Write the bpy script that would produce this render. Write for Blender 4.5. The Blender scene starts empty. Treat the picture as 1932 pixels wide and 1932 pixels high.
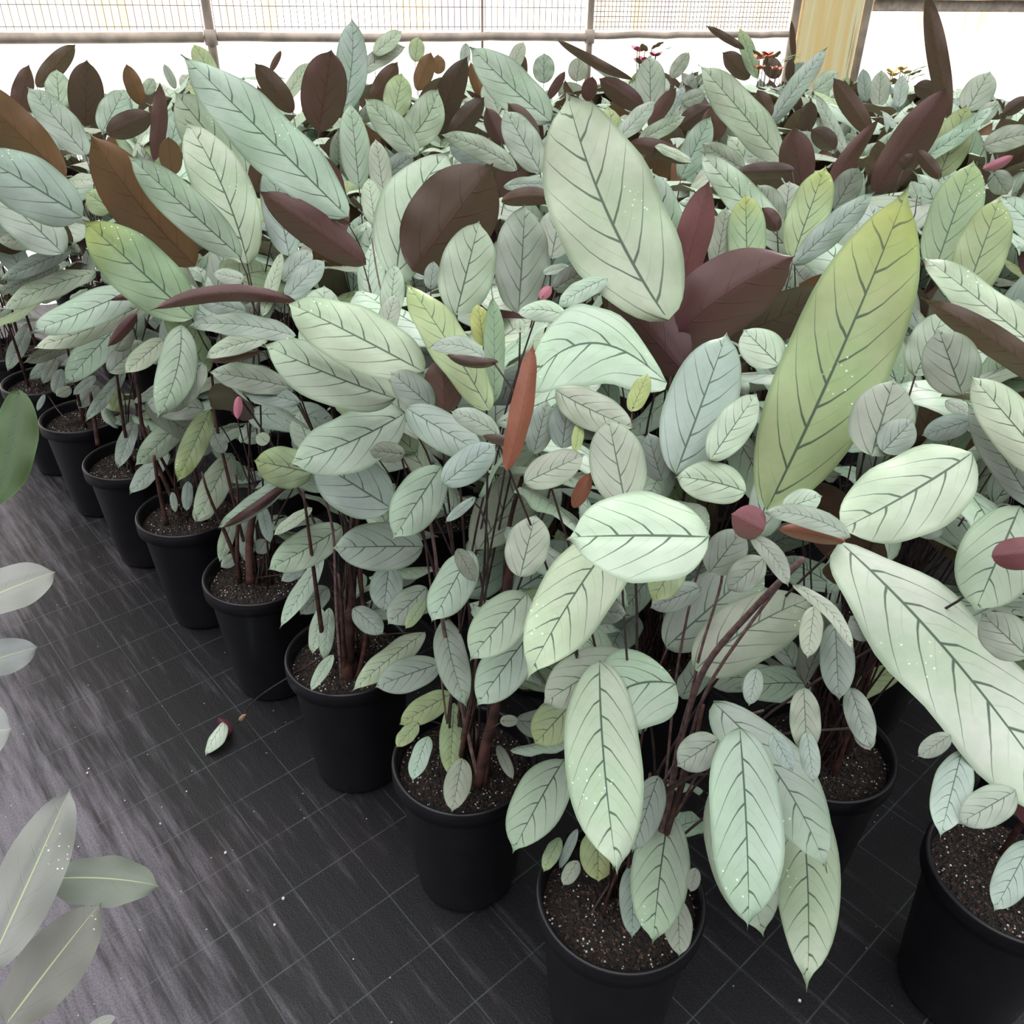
import bpy, bmesh, math, random
import numpy as np
from mathutils import Vector, Matrix
S = bpy.context.scene
COL = S.collection
R = math.radians
# ---------------------------------------------------------------- camera
PITCH, ROLL, EYE = 0.56127, 0.01626, 1.5516
cam_d = bpy.data.cameras.new('camera'); cam = bpy.data.objects.new('camera', cam_d); COL.objects.link(cam)
cam_d.sensor_width = 36; cam_d.lens = 36*1614.8/1932; cam_d.clip_start = .02
CX = Vector((math.cos(ROLL), math.sin(ROLL)*math.sin(PITCH), math.sin(ROLL)*math.cos(PITCH)))
CU = Vector((-math.sin(ROLL), math.cos(ROLL)*math.sin(PITCH), math.cos(ROLL)*math.cos(PITCH)))
CW = Vector((0, math.cos(PITCH), -math.sin(PITCH)))
m = Matrix((CX, CU, -CW)).transposed().to_4x4(); m.translation = (0, 0, EYE)
cam.matrix_world = m; S.camera = cam
# ---------------------------------------------------------------- light
S.view_settings.view_transform = 'Standard'; S.view_settings.look = 'None'
S.view_settings.gamma = 1; S.view_settings.use_curve_mapping = False
S.view_settings.exposure = 0.82
w = bpy.data.worlds.new('overcast sky'); S.world = w; w.use_nodes = True
nt = w.node_tree; nt.nodes.clear()
def N(nt, t, **kw):
    n = nt.nodes.new(t)
    for k, v in kw.items():
        if k.startswith('i_'): n.inputs[k[2:].replace('_', ' ')].default_value = v
        else: setattr(n, k, v)
    return n
tc = N(nt, 'ShaderNodeTexCoord'); sx = N(nt, 'ShaderNodeSeparateXYZ'); cr = N(nt, 'ShaderNodeValToRGB')
bg = N(nt, 'ShaderNodeBackground'); ow = N(nt, 'ShaderNodeOutputWorld')
nt.links.new(tc.outputs['Generated'], sx.inputs[0]); nt.links.new(sx.outputs['Z'], cr.inputs[0])
e = cr.color_ramp.elements
e[0].position = 0.0; e[0].color = (.02, .02, .024, 1); e[1].position = .85; e[1].color = (1.5, 1.5, 1.47, 1)
x = cr.color_ramp.elements.new(.35); x.color = (.13, .132, .135, 1)
nt.links.new(cr.outputs[0], bg.inputs[0]); bg.inputs[1].default_value = 1.2
nt.links.new(bg.outputs[0], ow.inputs[0])
sun_d = bpy.data.lights.new('sun', 'SUN'); sun_d.energy = 5.5; sun_d.angle = R(20); sun_d.color = (1, .96, .9)
sun = bpy.data.objects.new('sun', sun_d); COL.objects.link(sun)
sun.rotation_euler = Vector((-.15, -1, -.42)).to_track_quat('-Z', 'Y').to_euler()     # low, behind the translucent end wall
# ---------------------------------------------------------------- helpers
def link(ob, parent=None):
    COL.objects.link(ob)
    if parent is not None: ob.parent = parent
    return ob
def mesh_ob(name, verts, faces, mat, parent=None, smooth=True, uvs=None):
    me = bpy.data.meshes.new(name); me.from_pydata([tuple(v) for v in verts], [], faces)
    if mat: me.materials.append(mat)
    if smooth: me.polygons.foreach_set('use_smooth', [True]*len(me.polygons))
    if uvs:
        for k, data in uvs.items():
            l = me.uv_layers.new(name=k)
            l.data.foreach_set('uv', np.array(data, dtype=np.float32).ravel())
    me.update()
    return link(bpy.data.objects.new(name, me), parent)
def tag(o, label, cat=None, group=None, kind=None):
    if label: o['label'] = label
    if cat: o['category'] = cat
    if group: o['group'] = group
    if kind: o['kind'] = kind
    return o
def empty(name, loc):
    o = bpy.data.objects.new(name, None); o.empty_display_size = .1; COL.objects.link(o); o.location = loc; return o
def tube(pts, rad, seg=7):
    pts = [Vector(p) for p in pts]; V = []; F = []
    for i, p in enumerate(pts):
        t = (pts[min(i+1, len(pts)-1)]-pts[max(i-1, 0)]).normalized()
        a = t.cross(Vector((.13, .95, .21))).normalized(); b = t.cross(a)
        rr = rad(i/(len(pts)-1)) if callable(rad) else rad
        for k in range(seg):
            th = 2*math.pi*k/seg; V.append(p+(a*math.cos(th)+b*math.sin(th))*rr)
    for i in range(len(pts)-1):
        for k in range(seg):
            F.append((i*seg+k, i*seg+(k+1) % seg, (i+1)*seg+(k+1) % seg, (i+1)*seg+k))
    F.append(tuple(range(seg-1, -1, -1))); F.append(tuple(range((len(pts)-1)*seg, len(pts)*seg)))
    return V, F
def bez(a, b, c, d, n=9):
    return [a*(1-t)**3+b*3*t*(1-t)**2+c*3*t*t*(1-t)+d*t**3 for t in [i/(n-1) for i in range(n)]]
def spline(P, n=5):
    P = [Vector(p) for p in P]; o = []
    for i in range(len(P)-1):
        a = P[max(i-1, 0)]; b = P[i]; c = P[i+1]; d = P[min(i+2, len(P)-1)]
        for k in range(n):
            t = k/n
            o.append(.5*((2*b)+(c-a)*t+(2*a-5*b+4*c-d)*t*t+(3*b-a-3*c+d)*t*t*t))
    return o+[P[-1]]
def box(name, c, s, mat, parent=None, rz=0, bev=.003):
    bm = bmesh.new(); bmesh.ops.create_cube(bm, size=1); bmesh.ops.scale(bm, vec=s, verts=bm.verts)
    if bev: bmesh.ops.bevel(bm, geom=bm.edges[:], offset=bev, segments=2, affect='EDGES')
    me = bpy.data.meshes.new(name); bm.to_mesh(me); bm.free(); me.materials.append(mat)
    o = link(bpy.data.objects.new(name, me), parent); o.location = c; o.rotation_euler = (0, 0, rz); return o
def lathe(prof, seg=48):
    V = []; F = []
    for (rr, z) in prof:
        for k in range(seg):
            th = 2*math.pi*k/seg; V.append((rr*math.cos(th), rr*math.sin(th), z))
    for i in range(len(prof)-1):
        for k in range(seg): F.append((i*seg+k, i*seg+(k+1) % seg, (i+1)*seg+(k+1) % seg, (i+1)*seg+k))
    return V, F
# ---------------------------------------------------------------- materials
def mat(name):
    mt = bpy.data.materials.new(name); mt.use_nodes = True; t = mt.node_tree; t.nodes.clear()
    out = N(t, 'ShaderNodeOutputMaterial'); b = N(t, 'ShaderNodeBsdfPrincipled'); t.links.new(b.outputs[0], out.inputs[0])
    return mt, t, b, out
def mix(t, fac, a, b, mode='MIX'):
    n = N(t, 'ShaderNodeMix', data_type='RGBA', blend_type=mode)
    for s, v in ((n.inputs[0], fac), (n.inputs[6], a), (n.inputs[7], b)):
        if hasattr(v, 'links'): t.links.new(v, s)
        elif isinstance(v, (int, float)): s.default_value = v
        else: s.default_value = (*v, 1)
    return n.outputs[2]
def mth(t, op, *a, clamp=False):
    n = N(t, 'ShaderNodeMath', operation=op, use_clamp=clamp)
    for s, v in zip(n.inputs, a):
        if hasattr(v, 'links'): t.links.new(v, s)
        else: s.default_value = v
    return n.outputs[0]
def smooth(t, v, lo, hi, a=0., b=1.):
    n = N(t, 'ShaderNodeMapRange', interpolation_type='SMOOTHSTEP'); t.links.new(v, n.inputs[0])
    for i, q in enumerate((lo, hi, a, b)): n.inputs[i+1].default_value = q
    return n.outputs[0]
def plain(name, col, rough=.6, metal=0, noise=0, scale=30, spec=.5):
    mt, t, b, o = mat(name); b.inputs['Roughness'].default_value = rough; b.inputs['Metallic'].default_value = metal
    b.inputs['Specular IOR Level'].default_value = spec
    if noise:
        tc = N(t, 'ShaderNodeTexCoord'); nz = N(t, 'ShaderNodeTexNoise', i_Scale=scale, i_Detail=5.); t.links.new(tc.outputs['Object'], nz.inputs['Vector'])
        t.links.new(mix(t, smooth(t, nz.outputs[0], .3, .7), [c*(1-noise) for c in col], [min(1, c*(1+noise)) for c in col]), b.inputs['Base Color'])
    else: b.inputs['Base Color'].default_value = (*col, 1)
    return mt
def leaf_material(name, front_tint, veins=True):
    """silver green upper face with dark herringbone veins, maroon lower face"""
    mt, t, b, out = mat(name); L = t.links
    oi = N(t, 'ShaderNodeObjectInfo'); geo = N(t, 'ShaderNodeNewGeometry')
    uv = N(t, 'ShaderNodeUVMap', uv_map='blade'); vv = N(t, 'ShaderNodeUVMap', uv_map='vein')
    s1 = N(t, 'ShaderNodeSeparateXYZ'); s2 = N(t, 'ShaderNodeSeparateXYZ'); L.new(uv.outputs[0], s1.inputs[0]); L.new(vv.outputs[0], s2.inputs[0])
    au = mth(t, 'ABSOLUTE', s1.outputs[0]); v = s1.outputs[1]
    wob = N(t, 'ShaderNodeTexNoise', i_Scale=.9, i_Detail=1.); L.new(vv.outputs[0], wob.inputs['Vector'])
    tt = mth(t, 'ADD', s2.outputs[0], mth(t, 'MULTIPLY', mth(t, 'SUBTRACT', wob.outputs[0], .5), .22))
    fr = mth(t, 'ABSOLUTE', mth(t, 'SUBTRACT', mth(t, 'FRACT', tt), .5))      # 0 on a vein
    wid = mth(t, 'SUBTRACT', .046, mth(t, 'MULTIPLY', au, .030))
    d = mth(t, 'DIVIDE', fr, wid)
    vein = smooth(t, d, .5, 1.3, 1., 0.)
    vein = mth(t, 'MULTIPLY', vein, mth(t, 'MULTIPLY', smooth(t, au, .84, .98, 1., 0.), smooth(t, au, .0, 1.1, 1., .55)))
    fine = mth(t, 'ABSOLUTE', mth(t, 'SUBTRACT', mth(t, 'FRACT', mth(t, 'ADD', tt, .5)), .5))
    fine = mth(t, 'MULTIPLY', smooth(t, fine, .012, .03, .16, 0.), smooth(t, au, .3, .62, 1., 0.))
    hair = mth(t, 'MULTIPLY', mth(t, 'SINE', mth(t, 'MULTIPLY', s2.outputs[0], 70.)), .5)
    mw = mth(t, 'ADD', .013, mth(t, 'MULTIPLY', mth(t, 'SUBTRACT', 1., v), .025))
    rib = smooth(t, mth(t, 'DIVIDE', au, mw), .6, 1.3, 1., 0.)
    allv = mth(t, 'MAXIMUM', mth(t, 'MAXIMUM', vein, fine), rib)
    nz = N(t, 'ShaderNodeTexNoise', i_Scale=9., i_Detail=4.); tcn = N(t, 'ShaderNodeTexCoord'); L.new(tcn.outputs['Object'], nz.inputs['Vector'])
    n2 = N(t, 'ShaderNodeTexNoise', i_Scale=70., i_Detail=3.); L.new(tcn.outputs['Object'], n2.inputs['Vector'])
    if front_tint:
        base = oi.outputs['Color']; back = None
        rnd = mix(t, oi.outputs['Random'], (.33, .082, .085), (.30, .10, .06))
        backc = mix(t, .5, (.075, .02, .026), rnd)
        backc = mix(t, .72, backc, (.05, .016, .018))
    else:
        base = mix(t, oi.outputs['Random'], (.36, .47, .38), (.46, .55, .47)); backc = oi.outputs['Color']
    if veins:
        tip = mth(t, 'MULTIPLY', mth(t, 'SUBTRACT', 1., oi.outputs['Alpha']), smooth(t, v, .5, 1.05))
        c = mix(t, tip, base, (.31, .34, .05))
        c = mix(t, smooth(t, nz.outputs[0], .35, .7, 0., .7), c, (.80, .95, .78), 'MULTIPLY')
        edge = mth(t, 'MAXIMUM', smooth(t, au, .86, 1., 0., .8), mth(t, 'MAXIMUM', smooth(t, v, .9, .99, 0., .7), smooth(t, v, .1, 0., 0., .5)))
        c = mix(t, edge, c, mix(t, .65, base, (.07, .16, .06)))
        c = mix(t, smooth(t, n2.outputs[0], .40, .62), c, (1.07, 1.04, 1.07), 'MULTIPLY')
        c = mix(t, allv, c, mix(t, tip, (.055, .10, .065), (.09, .13, .035)))
    else:                                                                   # neighbours across the path: pale rib, no dark veins
        c = mix(t, smooth(t, nz.outputs[0], .35, .7, 0., .4), base, (.16, .18, .13))
        c = mix(t, mth(t, 'MULTIPLY', mth(t, 'ADD', hair, .5), .12), c, (.5, .55, .5))
        c = mix(t, mth(t, 'MULTIPLY', rib, .8), c, (.42, .50, .27))
    vo = N(t, 'ShaderNodeTexVoronoi', i_Scale=130.); L.new(tcn.outputs['Object'], vo.inputs['Vector'])
    drop = mth(t, 'MULTIPLY', smooth(t, vo.outputs['Distance'], .10, .2, 1., 0.), smooth(t, nz.outputs[0], .62, .68))
    c = mix(t, mth(t, 'MULTIPLY', drop, .8), c, (.9, .93, .9))
    bk = mix(t, smooth(t, nz.outputs[0], .35, .75, 0., .45), backc, (.06, .022, .02))
    bk = mix(t, mth(t, 'MULTIPLY', rib, .4), bk, (.10, .03, .035))
    col = mix(t, geo.outputs['Backfacing'], c, bk); L.new(col, b.inputs['Base Color'])
    L.new(mix(t, geo.outputs['Backfacing'], (.46, .46, .46), (.42, .42, .42)), b.inputs['Roughness'])
    b.inputs['Specular IOR Level'].default_value = .38
    bh = mth(t, 'ADD', mth(t, 'MULTIPLY', allv, -1.), mth(t, 'MULTIPLY', hair, .05))
    bp = N(t, 'ShaderNodeBump', i_Strength=.28, i_Distance=.0012); L.new(bh, bp.inputs['Height']); L.new(bp.outputs[0], b.inputs['Normal'])
    tr = N(t, 'ShaderNodeBsdfTranslucent'); L.new(mix(t, .55, c, (.30, .20, .05)) if veins else c, tr.inputs[0])
    ms = N(t, 'ShaderNodeMixShader'); ms.inputs[0].default_value = .10
    L.new(b.outputs[0], ms.inputs[1]); L.new(tr.outputs[0], ms.inputs[2]); L.new(ms.outputs[0], out.inputs[0])
    return mt
LEAF_F = leaf_material('silver_leaf', True); LEAF_B = leaf_material('maroon_backed_leaf', False); LEAF_A = leaf_material('grey_leaf', True, False)
STEM = plain('dark_petiole', (.045, .024, .022), .5, noise=.5, scale=60)
CULM = plain('red_brown_sheath', (.060, .024, .018), .6, noise=.6, scale=45)
WOODY = plain('grey_brown_stem', (.14, .085, .08), .75, noise=.4, scale=90)
POT = plain('black_plastic', (.0068, .0070, .0098), .36, noise=.25, scale=14, spec=.45)
def soil_material():
    mt, t, b, o = mat('potting_mix'); L = t.links; tc = N(t, 'ShaderNodeTexCoord')
    v = N(t, 'ShaderNodeTexVoronoi', i_Scale=260.); v2 = N(t, 'ShaderNodeTexVoronoi', i_Scale=230.)
    L.new(tc.outputs['Object'], v.inputs['Vector']); L.new(tc.outputs['Object'], v2.inputs['Vector'])
    s = N(t, 'ShaderNodeSeparateColor'); L.new(v.outputs['Color'], s.inputs[0])
    s2 = N(t, 'ShaderNodeSeparateColor'); L.new(v2.outputs['Color'], s2.inputs[0])
    c = mix(t, s.outputs[0], (.0045, .003, .0027), (.027, .017, .0145))
    c = mix(t, smooth(t, s.outputs[1], .86, .9), c, (.10, .055, .038))
    c = mix(t, mth(t, 'MULTIPLY', smooth(t, s2.outputs[2], .925, .93), smooth(t, v2.outputs['Distance'], .5, .3)), c, (.75, .74, .7))
    L.new(c, b.inputs['Base Color']); b.inputs['Roughness'].default_value = .8
    bp = N(t, 'ShaderNodeBump', i_Strength=.9, i_Distance=.006); L.new(v.outputs['Distance'], bp.inputs['Height']); L.new(bp.outputs[0], b.inputs['Normal'])
    return mt
SOIL = soil_material()
def floor_material():
    mt, t, b, o = mat('woven_weed_mat'); L = t.links; tc = N(t, 'ShaderNodeTexCoord')
    mp = N(t, 'ShaderNodeMapping', vector_type='POINT'); mp.inputs['Rotation'].default_value = (0, 0, -2.2952); L.new(tc.outputs['Object'], mp.inputs[0])
    s = N(t, 'ShaderNodeSeparateXYZ'); L.new(mp.outputs[0], s.inputs[0]); u, v = s.outputs[0], s.outputs[1]
    def lines(q, o_, per, wd):
        f = mth(t, 'ABSOLUTE', mth(t, 'SUBTRACT', mth(t, 'FRACT', mth(t, 'ADD', mth(t, 'DIVIDE', mth(t, 'SUBTRACT', q, o_), per), .5)), .5))
        return smooth(t, f, wd*.4, wd*1.4, 1., 0.)
    gl = mth(t, 'MAXIMUM', lines(u, 2.0092, .1356, .010), lines(v, -.373, .1367, .008))
    wv = N(t, 'ShaderNodeTexNoise', i_Scale=260., i_Detail=2.); L.new(mp.outputs[0], wv.inputs['Vector'])
    br = N(t, 'ShaderNodeTexNoise', i_Scale=16.); L.new(mp.outputs[0], br.inputs['Vector'])
    gl = mth(t, 'MULTIPLY', gl, smooth(t, br.outputs[0], .3, .6, .3, .85))
    st = N(t, 'ShaderNodeMapping', vector_type='POINT'); st.inputs['Scale'].default_value = (2.6, 34, 1); L.new(mp.outputs[0], st.inputs[0])
    n1 = N(t, 'ShaderNodeTexNoise', i_Scale=1., i_Detail=6., i_Roughness=.62); L.new(st.outputs[0], n1.inputs['Vector'])
    st2 = N(t, 'ShaderNodeMapping', vector_type='POINT'); st2.inputs['Scale'].default_value = (9, 90, 1); L.new(mp.outputs[0], st2.inputs[0])
    n2 = N(t, 'ShaderNodeTexNoise', i_Scale=1., i_Detail=4.); L.new(st2.outputs[0], n2.inputs['Vector'])
    n3 = N(t, 'ShaderNodeTexNoise', i_Scale=2.3, i_Detail=5.); L.new(mp.outputs[0], n3.inputs['Vector'])
    # trodden dust along the middle of the path
    path = mth(t, 'ADD', smooth(t, v, -.45, .20), smooth(t, u, 1.9, 3.2, 0., .35))
    k = mth(t, 'ADD', mth(t, 'MULTIPLY', mth(t, 'SUBTRACT', n1.outputs[0], .5), 1.7), mth(t, 'MULTIPLY', mth(t, 'SUBTRACT', n2.outputs[0], .5), .9))
    k = mth(t, 'ADD', k, mth(t, 'MULTIPLY', mth(t, 'SUBTRACT', n3.outputs[0], .5), .8))
    dust = smooth(t, mth(t, 'ADD', k, mth(t, 'MULTIPLY', path, 1.0)), .05, 1.05)
    c = mix(t, smooth(t, wv.outputs[0], .35, .65), (.0065, .0067, .0085), (.0135, .0133, .0168))
    c = mix(t, smooth(t, n3.outputs[0], .5, .75, 0., .5), c, (.022, .014, .0165))
    c = mix(t, mth(t, 'MULTIPLY', dust, smooth(t, wv.outputs[0], .25, .6, .55, 1.)), c, (.150, .137, .165))
    c = mix(t, mth(t, 'MULTIPLY', gl, .6), c, (.10, .13, .13))
    vo = N(t, 'ShaderNodeTexVoronoi', i_Scale=26.); L.new(tc.outputs['Object'], vo.inputs['Vector'])
    c = mix(t, mth(t, 'MULTIPLY', smooth(t, vo.outputs['Distance'], .035, .055, 1., 0.), .6), c, (.4, .4, .38))
    L.new(c, b.inputs['Base Color']); b.inputs['Roughness'].default_value = .5; b.inputs['Specular IOR Level'].default_value = .3
    bp = N(t, 'ShaderNodeBump', i_Strength=.4, i_Distance=.002)
    L.new(mth(t, 'ADD', wv.outputs[0], mth(t, 'MULTIPLY', n1.outputs[0], 1.5)), bp.inputs['Height']); L.new(bp.outputs[0], b.inputs['Normal'])
    return mt
FLOOR = floor_material()
def sheet_material():
    mt, t, b, out = mat('translucent_sheeting'); L = t.links; tc = N(t, 'ShaderNodeTexCoord')
    mp = N(t, 'ShaderNodeMapping'); mp.inputs['Scale'].default_value = (9, 9, .35); L.new(tc.outputs['Object'], mp.inputs[0])
    n = N(t, 'ShaderNodeTexNoise', i_Scale=1., i_Detail=5.); L.new(mp.outputs[0], n.inputs['Vector'])
    m2 = N(t, 'ShaderNodeMapping'); m2.inputs['Location'].default_value = (7, 3, 0); m2.inputs['Scale'].default_value = (5, 5, .3); L.new(tc.outputs['Object'], m2.inputs[0])
    n2 = N(t, 'ShaderNodeTexNoise', i_Scale=1., i_Detail=5.); L.new(m2.outputs[0], n2.inputs['Vector'])
    s = N(t, 'ShaderNodeSeparateXYZ'); L.new(tc.outputs['Object'], s.inputs[0])
    up = smooth(t, s.outputs[2], 1.12, 1.34, .12, 1.)
    c = mix(t, mth(t, 'MULTIPLY', smooth(t, n.outputs[0], .42, .62), up), (.93, .92, .91), (.88, .70, .47))
    c = mix(t, mth(t, 'MULTIPLY', smooth(t, n2.outputs[0], .52, .70, 0., .8), up), c, (.60, .50, .66))
    d = N(t, 'ShaderNodeBsdfDiffuse'); tr = N(t, 'ShaderNodeBsdfTranslucent'); L.new(c, d.inputs[0]); L.new(c, tr.inputs[0])
    ms = N(t, 'ShaderNodeMixShader'); ms.inputs[0].default_value = .62; L.new(d.outputs[0], ms.inputs[1]); L.new(tr.outputs[0], ms.inputs[2]); L.new(ms.outputs[0], out.inputs[0])
    return mt
SHEET = sheet_material()
PIPE = plain('weathered_galvanised_pipe', (.46, .38, .33), .6, noise=.25, scale=12)
WIRE = plain('rusty_wire', (.10, .09, .09), .6)
def wood_material():
    mt, t, b, o = mat('pine_board'); L = t.links; tc = N(t, 'ShaderNodeTexCoord')
    mp = N(t, 'ShaderNodeMapping'); mp.inputs['Scale'].default_value = (26, 26, 1.2); L.new(tc.outputs['Object'], mp.inputs[0])
    n = N(t, 'ShaderNodeTexNoise', i_Scale=1., i_Detail=6.); L.new(mp.outputs[0], n.inputs['Vector'])
    c = mix(t, smooth(t, n.outputs[0], .35, .65), (.95, .72, .34), (.97, .88, .56))
    c = mix(t, smooth(t, n.outputs[0], .66, .72, 0., .6), c, (.40, .22, .08))
    L.new(c, b.inputs['Base Color']); b.inputs['Roughness'].default_value = .6
    return mt
WOOD = wood_material()
PINK = plain('pink_petal', (.80, .22, .34), .5, noise=.2, scale=60)
PEACH = plain('peach_bract', (.72, .30, .20), .5, noise=.3, scale=80)
CREAM = plain('cream_bract', (.75, .62, .32), .5, noise=.3, scale=80)
PERL = plain('perlite', (.7, .69, .66), .9, noise=.2, scale=400)
TAN = plain('dried_flower_tan', (.33, .22, .13), .8, noise=.4, scale=200)
# ---------------------------------------------------------------- setting
def quad(name, pts, mt):
    return mesh_ob(name, pts, [(0, 1, 2, 3)], mt, smooth=False)
fl = quad('floor', [(-7, -2.5, 0), (9, -2.5, 0), (9, 9, 0), (-7, 9, 0)], FLOOR); tag(fl, 'black woven weed mat with a fine pale grid and dusty streaks', kind='structure')
WA = Vector((-2.379, 4.452, 0)); WE = Vector((.9566, .2914, 0)); WN = Vector((-.2914, .9566, 0)); WRZ = math.atan2(WE.y, WE.x)
def wp(s, z, off=0): return WA+WE*s+WN*off+Vector((0, 0, z))
# corrugated translucent sheet
V = []; F = []; n = 700; s0, s1 = -6., 11.
for i in range(n+1):
    s = s0+(s1-s0)*i/n; off = .10+.008*math.sin(s*2*math.pi/.11)
    V += [wp(s, 0, off), wp(s, 3.6, off)]
for i in range(n): F.append((2*i, 2*i+2, 2*i+3, 2*i+1))
tag(mesh_ob('wall_back', V, F, SHEET), 'white translucent end wall stained ochre in vertical streaks', kind='structure')
def rail(name, s0, s1, z, r, label, cat, off=0, n=14, rng=random.Random(2)):
    pts = [wp(s0+(s1-s0)*i/n, z+rng.uniform(-.004, .004), off) for i in range(n+1)]
    V, F = tube(pts, r, 12); return tag(mesh_ob(name, V, F, PIPE), label, cat)
def post(s, r, label, h=3.4, off=0, clamp=True):
    V, F = tube([wp(s, 0, off), wp(s, h*.5, off), wp(s, h, off)], r, 12)
    for i in range(len(V)): V[i] = Vector(V[i])-wp(s, 0, off)
    root = empty('pipe_post', wp(s, 0, off)); mesh_ob('upright', V, F, PIPE, root)
    if clamp:
        V, F = lathe([(r, -.035), (r+.009, -.032), (r+.012, 0), (r+.009, .032), (r, .035)], 16)
        mesh_ob('clamp', [Vector(v)+Vector((0, 0, 1.27)) for v in V], F, PIPE, root)
    return tag(root, label, 'post')
rail('pipe_rail', -5.5, .89, 1.27, .024, 'weathered horizontal pipe rail left of the leftmost upright', 'rail')
rail('pipe_rail', .955, 2.86, 1.27, .021, 'weathered horizontal pipe rail between the two pipe uprights', 'rail')
rail('pipe_rail', 2.90, 4.10, 1.275, .017, 'thin horizontal pipe rail running up to the wooden post', 'rail')
post(.923, .021, 'pipe upright at the upper left behind the foliage')
post(2.882, .017, 'thin pipe upright at the top centre behind the foliage')
post(4.13, .022, 'pipe upright against the left edge of the wooden post', clamp=False)
post(4.60, .024, 'pipe upright against the right edge of the wooden post', clamp=False)
post(2.29, .006, 'thin steel rod upright between the two pipe uprights', off=.03, clamp=False)
o = box('timber_post', wp(4.365, 1.7, .04), (.40, .10, 3.4), WOOD, rz=WRZ); tag(o, 'broad yellow pine timber post at the end wall', 'post')
rail('pipe_rail', 4.6, 9, 1.475, .02, 'brown pipe rail under the timber beam right of the wooden post', 'rail')
o = box('timber_beam', wp(7.0, 1.56, .04), (4.7, .06, .11), WOOD, rz=WRZ); tag(o, 'yellow timber beam above the right hand panel', 'beam')
o = box('timber_batten', wp(6.9, 1.425, .03), (4.5, .03, .06), plain('whitewashed_timber', (.62, .52, .45), .7, noise=.2), rz=WRZ); tag(o, 'pale whitewashed batten under the brown pipe rail', 'batten')
def wire_panel(s0, s1, label, dx=.033, dz=.088, r=.0015, seed=1):
    V = []; F = []
    def bar(a, b):
        v, f = tube([a, b], r, 4); k = len(V); V.extend(v); F.extend([tuple(i+k for i in q) for q in f])
    s = s0
    while s < s1: bar(wp(s, 1.30, .015), wp(s, 2.3, .015)); s += dx
    z = 1.315
    while z < 2.3: bar(wp(s0, z, .013), wp(s1, z, .013)); z += dz
    tag(mesh_ob('wire_mesh_panel', V, F, WIRE), label, 'wire mesh')
wire_panel(-3.2, .90, 'wire mesh panel above the rail left of the first pipe upright')
wire_panel(.95, 2.86, 'wire mesh panel above the rail between the pipe uprights')
wire_panel(2.90, 4.10, 'finer wire mesh panel next to the wooden post', .022, .024)
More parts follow.
